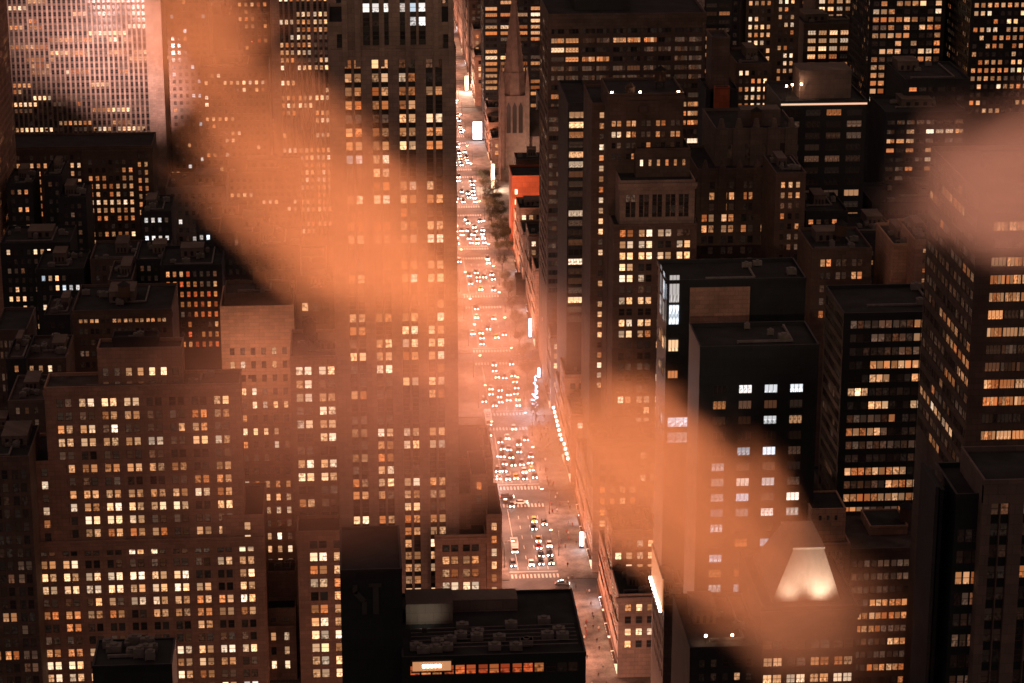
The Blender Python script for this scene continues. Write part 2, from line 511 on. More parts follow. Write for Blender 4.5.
            mb.build('roof_unit', ['unit'], s.root)
        return s
    def done(s):
        ws = sorted(s.wins, key=lambda q: -float(q[9]))
        own = [q for q in ws if q[9]][: s.most]
        rest = ws[len(own):]
        for q in own:
            o = bpy.data.objects.new('window', window_mesh(q[3], q[4], q[5], q[6], q[7]))
            C.objects.link(o)
            o.location = q[:3]; o.rotation_euler = (0, 0, ROT[q[8]]); o.parent = s.root
        if rest: bulk_windows([q[:9] for q in rest], s.root, s.rng)
        return s.root

def mpx(Y, py):
    """metres per pixel across and up at northing Y"""
    a = at(500, py, Y); b = at(501, py, Y); c = at(500, py + 1, Y)
    return b[0] - a[0], a[2] - c[2]

def style(Y, py, bay, k, ww, fl, wh, **kw):
    """window rhythm given in the pixels it has in the photograph"""
    mx_, mz = mpx(Y, py)
    d = dict(bay=bay * mx_, k=k, ww=ww * mx_, fl=fl * mz, wh=wh * mz)
    d.update(kw)
    return d

# ------------------------------------------------------------------ ground, avenue, streets
AX0, AX1 = 49.2, 65.8          # kerb to kerb
BW, BE = 42.5, 76.0            # building lines
YS = [744 + 80.5 * k for k in range(-4, 16)]     # centre lines of the cross streets
def sheet(name, rects, z, mat, kind='structure', th=0.0):
    mb = MB()
    for (a, b, c, d) in rects:
        if th: mb.box(a, b, c, d, z - th, z)
        else: mb.quad((a, c, z), (b, c, z), (b, d, z), (a, d, z))
    o = mb.build(name, [mat])
    o['kind'] = kind
    return o
sheet('ground', [(-4000, 4000, -1500, 7000)], -0.02, 'ground')
sheet('avenue', [(AX0, AX1, 380, 2600)], 0.0, 'asphalt')
sheet('cross_street', [(-600, AX0 - .01, y - 5.5, y + 5.5) for y in YS] + [(AX1 + .01, 700, y - 5.5, y + 5.5) for y in YS], -0.004, 'asphalt')
pv = []
ys = [380] + YS
for i in range(len(ys)):
    a = ys[i] + (5.5 if i else 0); b = ys[i + 1] - 5.5 if i + 1 < len(ys) else 2600
    pv += [(BW - 6, AX0 - .02, a, b), (AX1 + .02, BE + 8, a, b), (-600, BW - 6.02, a, b), (BE + 8.02, 700, a, b)]
sheet('pavement', pv, 0.13, 'sidewalk', th=0.13)
marks = []
for y in YS:
    for s in (-1, 1):
        for i in range(13):
            u = AX0 + 0.7 + i * 1.25
            marks.append((u, u + .6, y + s * 8.5 - 1.6, y + s * 8.5 + 1.6))
        for i in range(8):
            v = y - 5 + i * 1.3
            marks.append((AX0 - 4.5, AX0 - 1.3, v, v + .6)); marks.append((AX1 + 1.3, AX1 + 4.5, v, v + .6))
    marks.append((AX0 + .3, AX1 - .3, y + 12.0, y + 12.4))
marks = [m for m in marks if not (m[0] < AX0 or m[0] > AX1)]
lanes = []
for i in range(len(YS) - 1):
    for l in range(1, 5):
        u = AX0 + (AX1 - AX0) * l / 5
        y = YS[i] + 14
        while y < YS[i + 1] - 13:
            lanes.append((u - .08, u + .08, y, min(y + (3 if l != 1 else 60), YS[i + 1] - 12))); y += 9 if l != 1 else 61
sheet('road_marking', marks + lanes, 0.006, 'paint')

# ------------------------------------------------------------------ the dark building in front
FG = 'street wall west of the avenue'
b = Building('office_building', 'black unlit building with flat dark roof at the bottom beside the avenue', 'building', seed=1)
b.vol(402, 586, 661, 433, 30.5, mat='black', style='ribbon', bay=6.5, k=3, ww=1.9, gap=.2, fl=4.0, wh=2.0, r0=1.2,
      mix=dict(k=.9, d=.1), rows={0: dict(r=.22, k=.6, d=.18)}, parapet=.8)
lx0, lx1, ly0, ly1, z = b.last
mb = MB()                                   # penthouse on its roof, south wall lit by a floodlight
mb.box(lx0 + 1.2, lx0 + 10.4, ly0 + 16.5, ly0 + 24, z + .13, z + 4.4)
mb.box(lx0 + 10.5, lx0 + 23.5, ly0 + 21.8, ly0 + 27, z + .13, z + 2.7)
mb.build('penthouse', ['grey'], b.root)
for i in range(20):
    mb = MB(); u = lx0 + 2 + (i % 10) * 3.1 + random.uniform(-1, 1); v = ly0 + random.uniform(1.5, 15)
    mb.box(u, u + 2.4, v, v + 1.7, z + .3, z + 1.5); mb.cyl(u + 1.2, v + .85, z + 1.5, z + 1.8, .6)
    mb.build('roof_unit', ['unit'], b.root)
mb = MB()
for i in range(6): mb.bar((lx0 + 2, ly0 + 4 + i * 1.8, z + .7), (lx0 + 34, ly0 + 4.4 + i * 1.8, z + .7), .1)
mb.build('duct', ['unit'], b.root)
# lit lantern window in the parapet face
mb = MB(); mb.quad((lx0 + 2.0, ly0 - .07, z - 2.2), (lx0 + 9.3, ly0 - .07, z - 2.2), (lx0 + 9.3, ly0 - .07, z - .2), (lx0 + 2.0, ly0 - .07, z - .2))
mb.box(lx0 + 1.7, lx0 + 9.6, ly0 - .2, ly0 - .02, z - .2, z + .1, 1); mb.box(lx0 + 1.7, lx0 + 9.6, ly0 - .2, ly0 - .02, z - 2.5, z - 2.2, 1)
for i in range(5): mb.box(lx0 + 3.9 + i * .75, lx0 + 4.4 + i * .75, ly0 - .16, ly0 - .08, z - 1.5, z - .9, 2)
mb.build('lit_window', [glow('amber_room', (1, .45, .2), .55), 'frame', 'led'], b.root)
# tower block at its west end with the faded letters of a painted wall sign
b.vol(340, 402, 573, 437, 22, mat='black', parapet=.6)
lx0, lx1, ly0, ly1, z = b.last
mb = MB()
def stroke(pts, th=0.55):
    for (p, q) in pts:
        mb.box(min(p[0], q[0]) - th, max(p[0], q[0]) + th, ly0 - .03, ly0 - .006, min(p[1], q[1]) - .45, max(p[1], q[1]) + .45)
k_ = mpx(437, 600)[0]
def wx(px): return lx0 + (px - 340) * k_
def wz(py): return z - (py - 573) * mpx(437, 600)[1]
mb.box(wx(368), wx(381), ly0 - .03, ly0 - .006, wz(588), wz(584))
mb.box(wx(372), wx(378), ly0 - .03, ly0 - .006, wz(615), wz(588.1))
mb.box(wx(352), wx(357), ly0 - .03, ly0 - .006, wz(594), wz(585))
mb.quad((wx(352), ly0 - .03, wz(594)), (wx(361), ly0 - .03, wz(603)), (wx(366), ly0 - .03, wz(600)), (wx(357), ly0 - .03, wz(591)))
mb.box(wx(361), wx(366), ly0 - .03, ly0 - .006, wz(615), wz(602))
mb.build('painted_sign', [surf('faded_paint', (0.055, 0.058, 0.058))], b.root)
rN1 = b.done()

# ------------------------------------------------------------------ lower left: the great masonry block
st = style(672, 520, 21.8, 2, 6.3, 12.75, 8.0, gap=None)
st['gap'] = .55
BR = dict(b=.40, o=.27, w=.02, d=.24)
rows_big = {0: dict(b=.25, o=.1, d=.2), 1: dict(o=.6, d=.3), 2: dict(b=.6, o=.2, d=.2), 3: dict(b=.65, d=.3), 4: dict(d=.5), 5: dict(o=.6, d=.3), 6: dict(d=.6, o=.1), 7: dict(o=.8, b=.2), 8: dict(b=.8, o=.1), 9: dict(d=.5, b=.2), 10: dict(o=.5, b=.2, d=.2)}
b = Building('office_building', 'broad masonry block filling the lower left, rows of paired lit windows', 'building', seed=2)
b.vol(44, 240, 391, 673.6, 13, mat='tan', mix=BR, rows=rows_big, r0=2.6, zlow=25, roof='roofgrey', cornice=.35, **st)
b.clutter(4, False)
b.vol(30, 66, 465, 673.5, 24, mat='tan', mix=dict(o=.45, b=.2, d=.2), r0=1.2, zlow=20, **st)
b.vol(222, 264, 519, 673.52, 26, mat='tan', mix=dict(b=.4, o=.3, d=.2), r0=1.2, zlow=20, **st)
b.vol(30, 263.4, 546, 672.85, 22, mat='tan', mix=BR, rows={0: dict(b=.35, d=.5), 2: dict(b=.85, o=.1), 3: dict(b=.85, o=.1), 5: dict(o=.95), 6: dict(k=.6, o=.2), 7: dict(d=.4, b=.12)}, r0=1.0, zlow=-2, cornice=.3, **st)
b.vol(97, 182, 352, 677, 9, mat='tan', bay=mpx(692, 360)[0] * 11.2, k=1, ww=mpx(692, 360)[0] * 6, fl=mpx(692, 360)[1] * 13, wh=mpx(692, 360)[1] * 8,
      r0=mpx(692, 360)[1] * 16, zlow=at(500, 392, 677)[2], mix=dict(o=.3, b=.3, d=.3), rows={0: dict(o=.35, b=.35, d=.2), 1: dict(d=.8)})
b.vol(112, 158, 341, 679, 6, mat='dark')
b.clutter(3, False)
rL1 = b.done()

b = Building('utility_building', 'black rooftop with ragged machinery at the bottom edge in front of the great block', 'building', seed=300)
b.vol(92, 172, 668, 430, 12, mat='black', parapet=.4)
b.clutter(12, False)
b.done()
# narrow far-left wing
st = style(660, 560, 18, 2, 6, 12.75, 9, gap=.5)
b = Building('office_building', 'dim masonry tower cut by the left edge, mostly dark tall bays', 'building', seed=3)
b.vol(-30, 29, 461, 660, 26, mat='brown', mix=dict(d=.2, o=.1), r0=3, zlow=0, **st)
b.clutter(3)
b.done()

# pale blank-walled slab
st = style(712, 400, 10.3, 1, 4.6, 13.3, 7, r0=mpx(712, 350)[1] * 38)
b = Building('apartment_building', 'pale orange brick slab with small windows right of the great masonry block', 'building', seed=4)
b.vol(220, 294, 310, 712, 22, mat='pale', mix=dict(b=.4, d=.35, o=.1), zlow=10, **st)
b.vol(224, 290, 297, 716, 14, mat='brown')
b.clutter(2, False)
b.done()

# low infill between the two
b = Building('apartment_building', 'small stepped low building wedged in the gap between two masonry blocks', 'building', seed=5)
st = style(690, 600, 13, 1, 5, 14, 8)
b.vol(263.6, 296, 612, 682, 8, mat='tan', mix=dict(b=.5), r0=2, **st)
b.vol(264, 296, 575, 691, 9, mat='tan', roof='roofgrey')
b.clutter(2, False)
b.vol(264, 296, 630, 678.5, 3, mat='tan', mix=dict(b=.8), r0=1, **st)
b.done()

# centre-left masonry with the set back
st = style(690, 450, 22.5, 2, 7, 13.0, 8.2); st['gap'] = .45
b = Building('office_building', 'setback masonry building of paired windows left of the tall tower', 'building', seed=6)
b.vol(290, 363, 360, 684, 26, mat='tan', mix=dict(b=.25, o=.15, d=.4), rows={7: dict(b=.6), 4: dict(b=.5, d=.3), 5: dict(b=.8)}, r0=2.2, zlow=40, cornice=.25, **st)
b.clutter(4, True)
st = style(672, 600, 23.5, 2, 7.6, 12.9, 8.6); st['gap'] = .45
b.vol(297, 362.6, 535, 671, 12.5, mat='tan', mix=dict(b=.45, o=.3, d=.1), rows={1: dict(b=.95), 2: dict(o=.95)}, r0=1.6, zlow=0, cornice=.3, **st)
b.done()
# dark one behind it with few windows
st = style(712, 320, 10.5, 1, 6.4, 13, 8.5)
b = Building('office_building', 'dark building behind the setback masonry, four rows of scattered windows', 'building', seed=7)
b.vol(295, 336, 298, 714, 20, mat='brown', mix=dict(o=.3, b=.25, d=.3), r0=1.6, zlow=60, **st)
b.clutter(2)
b.done()

# the tall tower beside the avenue
sx, sz = mpx(674, 200)
def strips(x0, x1, yt, Y, D, bb, mix, **k):
    a = dict(bay=26.5 * mpx(Y, 200)[0], k=2, ww=6.8 * mpx(Y, 200)[0], gap=2.4 * mpx(Y, 200)[0], fl=13.1 * mpx(Y, 260)[1], wh=8.6 * mpx(Y, 260)[1])
    a.update(k)
    bb.vol(x0, x1, yt, Y, D, mat='limestone', spand='spandrel', mix=mix, proud=.7, **a)
b = Building('office_tower', 'tall limestone tower with dark window strips beside the avenue, top out of frame', 'tower', seed=8)
TM = dict(b=.22, w=.01, o=.36, d=.2)
strips(345, 441, -60, 674.4, 34, b, dict(w=.35, b=.25, o=.1), zlow=at(500, 45, 674)[2], k=3, bay=36 * sx, r0=2)
strips(330, 456, 54, 673.2, 38, b, TM, r0=1.8, zlow=5)
strips(328, 352, 26, 676, 30, b, dict(o=.2, d=.1), k=1, bay=12 * sx, zlow=at(500, 54, 674)[2])
strips(439, 454, 26, 676, 30, b, dict(o=.3, d=.1), k=1, bay=12 * sx, zlow=at(500, 54, 674)[2])
mb = MB()
ox = b.root.location
for i, px in enumerate((345, 358, 382, 408, 436, 451)):      # fins of the crown
    x, y, z = at(px, 52, 673)
    mb.box(x - ox[0] - .7, x - ox[0] + .7, y - ox[1] - .5, y - ox[1] + .6, z - 4, z + 26)
mb.build('buttress', ['limestone'], b.root)
b.done()

# stepped block at the corner of the avenue
b = Building('office_building', 'stepped masonry building at the avenue corner right of the tall tower', 'building', seed=9)
st = style(671, 560, 20.5, 2, 7.2, 12.9, 8.0); st['gap'] = .45
b.vol(435, 486, 539, 670.4, 12, mat='tan', mix=dict(b=.3, o=.35, d=.2), rows={1: dict(o=.8), 2: dict(o=.5, d=.5), 3: dict(b=.5, d=.3)}, r0=1.6, zlow=2, cornice=.25, **st)
b.vol(436, 471, 498, 677, 14, mat='tan', mix=dict(w=.1, d=.5, b=.1), r0=1.4, zlow=60, **st)
st1 = style(671, 560, 13, 1, 5.5, 12.9, 8.0)
b.vol(470.5, 487.6, 478, 680, 20, mat='tan', mix=dict(o=.2, d=.3), r0=1.4, zlow=50, **st1)
b.vol(486.4, 502, 518, 675, 26, mat='tan', mix=dict(o=.6, b=.3), r0=1.6, zlow=2, **st1)
b.vol(455, 493, 462, 700, 30, mat='tan', mix=dict(d=.3), r0=1.4, zlow=60, **st1)
b.clutter(2, False)
b.done()

# ------------------------------------------------------------------ left, behind the great block
b = Building('office_building', 'dim flat-topped building with one row of orange windows behind the great block', 'building', seed=10)
m_ = mpx(770, 330)
b.vol(72, 172, 314, 770, 30, mat='brown', bay=m_[0] * 11, k=2, ww=m_[0] * 3.6, gap=m_[0] * 1.2, fl=m_[1] * 11, wh=m_[1] * 5.5, r0=m_[1] * 4, zlow=40,
      mix=dict(d=.1), rows={0: dict(o=.65, b=.15), 1: dict(k=1)}, cornice=.3)
b.clutter(4)
b.done()
b = Building('apartment_building', 'small dark house with four bright windows at the left edge', 'building', seed=11)
m_ = mpx(770, 350)
b.vol(-6, 27, 333, 780, 25, mat='brown', bay=m_[0] * 11, k=3, ww=m_[0] * 2.8, gap=.5, fl=m_[1] * 11, wh=m_[1] * 7, r0=m_[1] * 8, zlow=30, mix=dict(d=.2), rows={0: dict(b=.7, d=.2)})
b.done()
for i, (x0, x1, yt, Y, mt) in enumerate([(6, 26, 362, 735, 'dark'), (24, 66, 362, 740, 'brown'), (8, 45, 404, 705, 'grey'), (-20, 24, 440, 695, 'dark'), (44, 70, 318, 830, 'dark')]):
    b = Building('apartment_building', ['low dark rooftop with pale coping by the left edge', 'cluttered low roof left of the great block', 'grey roof with pale rails below the cluttered low roof',
                                        'lowest dark rooftop at the left edge above the dim tower', 'small dark block left of the flat-topped building'][i], 'building', 'low roofs at the left edge', seed=20 + i)
    m_ = mpx(Y, yt + 10)
    b.vol(x0, x1, yt, Y, 24, mat=mt, bay=m_[0] * 9, k=1, ww=m_[0] * 4, fl=m_[1] * 12, wh=m_[1] * 6.5, r0=m_[1] * 4, yb=yt + 60, mix=dict(b=.12, o=.1, d=.15), roof='roofgrey')
    b.clutter(6)
    b.done()

# orange-windowed block with wide crown
m_ = mpx(1060, 200)
b = Building('office_building', 'dark stone block crowned by a wide parapet, orange windows, below the floodlit slab', 'building', seed=12)
b.vol(82, 137, 152, 1058, 24, mat='brown', bay=m_[0] * 6.55, k=1, ww=m_[0] * 3.6, fl=m_[1] * 7.9, wh=m_[1] * 4.8, r0=m_[1] * 8, yb=262,
      mix=dict(o=.55, b=.15, d=.1), rows={0: dict(k=1), 1: dict(o=.5), 2: dict(o=.8), 5: dict(b=1), 8: dict(k=.8), 6: dict(o=.9), 7: dict(o=.4)}, parapet=.4)
b.vol(-3, 152, 150, 1060, 26, mat='brown', bay=m_[0] * 6.55, k=1, ww=m_[0] * 3.2, fl=m_[1] * 7.9, wh=m_[1] * 4.8, r0=m_[1] * 6, yb=215,
      mix=dict(o=.6, b=.1, d=.15), rows={0: dict(k=1)}, cornice=.5)
b.done()
# small towers before it
specs = [
 ('slim dark tower before the orange-windowed block', 44, 62, 178, 1000, 'dark', dict(d=.1)),
 ('dark stepped block with one row of windows before the orange-windowed block', 58, 86, 200, 990, 'dark', dict(d=.15, o=.06)),
 ('dark slab at the left under the crowned block', 6, 32, 186, 995, 'dark', dict(o=.1, d=.15)),
 ('small dark tower with white-lit office rows', 141, 171, 214, 960, 'dark', dict(w=.6, d=.2)),
 ('grey flat-walled building with scattered white windows under the haze', 166, 226, 190, 1010, 'grey', dict(w=.14, d=.1)),
 ('dark mass with dotted windows in the left middle', 0, 70, 246, 930, 'dark', dict(b=.22, d=.16, w=.05)),
 ('dark block left of the rooftop with pale walls', 36, 84, 272, 900, 'dark', dict(b=.14, w=.1, d=.15)),
 ('dark building with red-orange windows left of the pale slab', 160, 222, 268, 860, 'dark', dict(r=.5, o=.12, d=.2)),
 ('plain dark block above the pale slab', 218, 268, 236, 880, 'dark', dict(d=.06)),
 ('plain dark block left of the tall tower base', 258, 300, 250, 820, 'dark', dict(d=.08)),
 ('dark building with white penthouse windows beside the grey wall', 196, 246, 222, 950, 'dark', dict(w=.08, d=.1)),
 ('tan stepped building in front of the orange-windowed block', 90, 138, 262, 900, 'brown', dict(b=.05, d=.1)),
 ('square low tower with pale wall in the left middle', 108, 132, 283, 860, 'grey', dict(k=1)),
 ('dark block with white window row in the left middle', 136, 168, 262, 880, 'dark', dict(w=.2, d=.15)),
]
for i, (lb, x0, x1, yt, Y, mt, mix) in enumerate(specs):
    m_ = mpx(Y, yt + 20)
    f_ = 8600 / Y
    b = Building('apartment_building' if i % 2 else 'office_building', lb, 'building', 'middle-distance blocks west of the tower', seed=40 + i, most=60)
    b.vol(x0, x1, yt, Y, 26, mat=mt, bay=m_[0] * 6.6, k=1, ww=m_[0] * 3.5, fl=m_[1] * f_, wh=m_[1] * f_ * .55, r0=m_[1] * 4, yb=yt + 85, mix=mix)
    b.clutter(5)
    b.done()

# the floodlit slab at the top left
m_ = mpx(1240, 60)
b = Building('office_tower', 'floodlit pink limestone slab tower filling the top left corner', 'tower', seed=13)
pk = dict(bay=m_[0] * 19.2, k=4, ww=m_[0] * 3.0, gap=m_[0] * 1.75, fl=m_[1] * 6.35, wh=m_[1] * 4.3, proud=.9)
b.vol(-6, 148, -90, 1240, 26, mat='limestone', spand='brown', mix=dict(o=.14, b=.1, d=.22), r0=2, yb=150, **pk)
b.vol(148, 156.5, -90, 1236, 30, mat='limestone')
b.done()
# far left sliver with lit diagonal windows on its east side
m_ = mpx(980, 120)
b = Building('office_tower', 'tower at the very left edge showing its dim side wall', 'tower', seed=14)
b.vol(-100, -18, -60, 990, 60, mat='tan', faces='SE', bay=m_[0] * 8, k=1, ww=m_[0] * 4, fl=m_[1] * 8, wh=m_[1] * 5, yb=250, mix=dict(d=.2, b=.08))
b.done()

# top, between the slab and the tall tower
specs = [
 ('hazy office tower with white top row right of the floodlit slab', 163, 205, -70, 1180, 'brown', dict(w=.12, o=.1, d=.1)),
 ('dark stepped skyscraper at the top, left of the dense lit slab', 205, 236, 18, 1250, 'dark', dict(o=.08, d=.1)),
 ('dark tall block at the top with a stepped shoulder', 232, 268, -60, 1290, 'dark', dict(o=.2, r=.06, d=.1)),
 ('hazy building in the orange haze behind the grey wall', 200, 268, 70, 1150, 'brown', dict(b=.14, o=.1, d=.1)),
 ('low hazy building below the dense lit slab', 226, 300, 175, 1060, 'brown', dict(b=.1, d=.1)),
]
for i, (lb, x0, x1, yt, Y, mt, mix) in enumerate(specs):
    m_ = mpx(Y, max(yt, 0) + 20)
    b = Building('office_tower', lb, 'tower', 'towers at the top behind the haze', seed=70 + i, most=60)
    b.vol(x0, x1, yt, Y, 30, mat=mt, bay=m_[0] * 6.2, k=1, ww=m_[0] * 3.3, fl=m_[1] * 7.2, wh=m_[1] * 3.9, r0=m_[1] * 4, yb=max(yt, 0) + 200, mix=mix)
    b.clutter(4)
    b.done()
m_ = mpx(1130, 120)
b = Building('office_tower', 'slab with dense vertical strips of lit windows left of the tall tower', 'tower', seed=15)
b.vol(268, 334, -70, 1130, 34, mat='limestone', spand='spandrel', bay=m_[0] * 16.6, k=3, ww=m_[0] * 3.1, gap=m_[0] * 2.0, fl=m_[1] * 7.45, wh=m_[1] * 4.7, yb=240,
      mix=dict(b=.45, o=.15, d=.15), proud=.6)
b.done()

# ------------------------------------------------------------------ top centre, north along the avenue
m_ = mpx(1440, 70)
b = Building('office_tower', 'dark tower with orange window bands behind the church spire', 'tower', seed=16)
b.vol(483, 545, -90, 1450, 30, mat='dark', faces='SW', bay=m_[0] * 15.2, k=1, ww=m_[0] * 11.8, fl=m_[1] * 6.1, wh=m_[1] * 3.6, cols=3, yb=185,
      mix=dict(o=.5, b=.14, d=.22), rail=False)
b.done()
specs = [
 ('tan building with bright windows at the far end of the avenue', 466, 485, -40, 1700, 'tan', 'S', dict(b=.5, o=.2)),
 ('dark slab standing at the far kerb of the avenue', 474, 484, 34, 1560, 'dark', 'S', dict(d=.1)),
 ('west side corner building beside the glowing far avenue', 430, 447, -40, 1500, 'dark', 'S', dict(o=.3, d=.2)),
]
for i, (lb, x0, x1, yt, Y, mt, fc, mix) in enumerate(specs):
    m_ = mpx(Y, max(yt, 0) + 20)
    b = Building('office_building', lb, 'building', 'far avenue blocks', seed=90 + i, most=40)
    b.vol(x0, x1, yt, Y, 34, mat=mt, faces=fc, bay=m_[0] * 5, k=1, ww=m_[0] * 2.8, fl=m_[1] * 6, wh=m_[1] * 3.4, yb=160, mix=mix)
    b.done()

# big banded slab
m_ = mpx(930, 100)
b = Building('office_tower', 'wide dark slab with horizontal ribbons of dim windows at top centre', 'tower', seed=17)
b.vol(548, 706, 17, 934, 40, mat='brown', faces='SW', bay=m_[0] * 31, k=2, ww=m_[0] * 13, gap=m_[0] * 1.4, cols=4, fl=m_[1] * 9.3, wh=m_[1] * 5.0, yb=300, r0=m_[1] * 12,
      mix=dict(d=.55, b=.05, o=.12), rows={0: dict(k=1)}, rail=False, side_mix=dict(d=.5, b=.3), cornice=.3)
b.vol(575, 630, 2, 946, 24, mat='black')
b.clutter(3, False)
b.vol(548, 569, 112, 929, 4.5, mat='brown', bay=m_[0] * 22, k=1, ww=m_[0] * 19, cols=5, fl=m_[1] * 9.2, wh=m_[1] * 5.2, yb=300, mix=dict(d=.75, b=.03), rail=False)
b.done()
m_ = mpx(860, 200)
b = Building('office_building', 'glass fronted block of brightly furnished floors before the banded slab', 'building', seed=18)
b.vol(568, 593, 106, 862, 40, mat='dark', bay=m_[0] * 24, k=1, ww=m_[0] * 22.4, edge=.2, cols=4, fl=m_[1] * 9.8, wh=m_[1] * 6.4, yb=330, mix=dict(d=.45, o=.12, b=.28), rail=False)
b.done()
b = Building('apartment_building', 'narrow brick building with pairs of lit windows left of the crowned stone tower', 'building', seed=19)
b.vol(592, 613, 106, 815, 30, mat='brown', bay=m_[0] * 9, k=1, ww=m_[0] * 5.2, fl=m_[1] * 10.0, wh=m_[1] * 5.6, yb=400, mix=dict(b=.35, o=.2, d=.3))
b.done()

# crowned stone tower, three receding tiers
m_ = mpx(786, 200)
b = Building('office_tower', 'stepped stone tower with lamps along its crown in the centre right', 'tower', seed=21)
b.vol(609, 684, 97, 800, 26, mat='brown', bay=m_[0] * 15, k=2, ww=m_[0] * 4.4, fl=m_[1] * 11, wh=m_[1] * 6, r0=m_[1] * 24, yb=170, mix=dict(o=.3, d=.2, b=.1), cornice=.4)
lx0, lx1, ly0, ly1, z = b.last
mb = MB(); mb.box(lx0 + 6, lx1 - 8, ly0 - .5, ly0 - .08, z - 7, z - 1.4); mb.cyl((lx0 + lx1) / 2 - 1, ly0 - .6, z - 5, z - 3, 1.6)
mb.build('frieze', ['brown'], b.root)
for u in (.04, .42, .93):
    mb = MB(); mb.cyl(lx0 + (lx1 - lx0) * u, ly0 + 1, z + 1.12, z + 1.5, .4); mb.build('crown_lamp', ['lamp'], b.root)
mb = MB(); mb.cyl(lx0 + 7.5, ly0 + 4, z + .13, z + 2.6, 1.7, 1.6); mb.cyl(lx0 + 7.5, ly0 + 4, z + 2.61, z + 4, 1.8, .1); mb.build('roof_tank', ['wood'], b.root)
b.vol(636, 690, 152, 794, 26, mat='brown', bay=m_[0] * 8.6, k=1, ww=m_[0] * 3.2, fl=m_[1] * 20, wh=m_[1] * 6.5, r0=m_[1] * 8, zlow=at(500, 183, 794)[2], mix=dict(b=.5, o=.3), cornice=.3)
b.vol(620, 695, 184, 786, 30, mat='limestone', bay=m_[0] * 13.4, k=2, ww=m_[0] * 4.6, fl=m_[1] * 11.3, wh=m_[1] * 7.6, r0=m_[1] * 11, yb=226, mix=dict(d=.12, b=.03), spand='spandrel', cornice=.7)
st = style(780, 280, 19.2, 2, 6, 11.3, 7.2); st['gap'] = m_[0] * 1.6
b.vol(613.5, 697, 228, 784.6, 30, mat='brown', mix=dict(b=.28, o=.2, d=.35), r0=.8, yb=480, **st)
b.done()
# things behind the crowned tower on the right
b = Building('office_building', 'dark shaft with red-lit netting beside the banded slab', 'building', seed=22)
b.vol(706, 738, 92, 884, 20, mat='dark')
b.vol(715, 730, 88, 880, 3, mat='red', parapet=.3)
b.vol(712, 730, 40, 884, 14, mat='brown')
b.done()

# gothic scalloped block
m_ = mpx(838, 200)
b = Building('office_building', 'dark gothic block with scalloped parapet and few orange windows', 'building', seed=23)
b.vol(716, 797, 132, 846, 34, mat='grey', bay=m_[0] * 18, k=1, ww=m_[0] * 7, fl=m_[1] * 22, wh=m_[1] * 15, r0=m_[1] * 12, zlow=at(500, 180, 846)[2], mix=dict(d=.05))
lx0, lx1, ly0, ly1, z = b.last
mb = MB()
for i in range(5):
    u = lx0 + 2 + (lx1 - lx0 - 4) * i / 4
    mb.box(u - 2.2, u + 2.2, ly0 - .6, ly0 - .06, z - 18, z + 1.4); mb.cyl(u, ly0 + .8, z + 1.45, z + 4.5, 1.4, .7, 8)
mb.build('buttress', ['grey'], b.root)
mb = MB(); mb.box(lx0 + 10, lx0 + 24, ly0 + 8, ly0 + 16, z + .13, z + 6); mb.build('penthouse', ['grey'], b.root)
b.vol(697, 800, 172, 838, 36, mat='brown', bay=m_[0] * 20, k=2, ww=m_[0] * 5.4, fl=m_[1] * 11, wh=m_[1] * 7.5, r0=m_[1] * 10, yb=310, mix=dict(o=.16, d=.18), rows={4: dict(o=.5, b=.2), 5: dict(d=.5), 3: dict(o=.35)}, cornice=.4)
lx0, lx1, ly0, ly1, z = b.last
mb = MB()
for i in range(6):
    u = lx0 + 3 + (lx1 - lx0 - 6) * i / 5
    mb.box(u - 1.5, u + 1.5, ly0 - .5, ly0 - .06, z - 14, z + 1.2); mb.cyl(u, ly0 + .7, z + 1.25, z + 4, 1.3, .4, 8)
mb.build('buttress', ['brown'], b.root)
b.done()

# block with the lit cornice line
m_ = mpx(872, 180)
b = Building('office_building', 'dark flat-roofed block with a lit strip along its roof edge, upper right', 'building', seed=24)
b.vol(781, 867, 104, 876, 36, mat='black', bay=m_[0] * 21, k=1, ww=m_[0] * 15, cols=3, fl=m_[1] * 11.6, wh=m_[1] * 6.4, yb=330, r0=m_[1] * 6,
      mix=dict(o=.12, d=.22), rows={3: dict(o=.4), 5: dict(k=.6, o=.4), 9: dict(o=.5), 10: dict(b=.4, o=.4)}, rail=False)
lx0, lx1, ly0, ly1, z = b.last
mb = MB(); mb.box(lx0, lx1, ly0 - .35, ly0 - .1, z - .5, z + .1); mb.build('light_strip', [glow('edge_strip', (1, .55, .36), 1.1)], b.root)
mb = MB(); mb.box(lx0 + 8, lx0 + 27, ly0 + 8, ly0 + 22, z + .13, z + 10)
mb.box(lx0 + 7.8, lx0 + 27.2, ly0 + 7.8, ly0 + 22.2, z + 10, z + 10.6); mb.build('penthouse', ['grey'], b.root)
for u, v in ((2.5, 4), (5, 6), (8.5, 7)):
    mb = MB(); mb.cyl(lx0 + u, ly0 + v, z + .13, z + 5.5, .08, k=5, mi=1); mb.cyl(lx0 + u, ly0 + v, z + 5.5, z + 6.0, .35); mb.build('roof_lamp', ['lamp', 'steel'], b.root)
b.done()
rR5 = b.root; zR5 = z

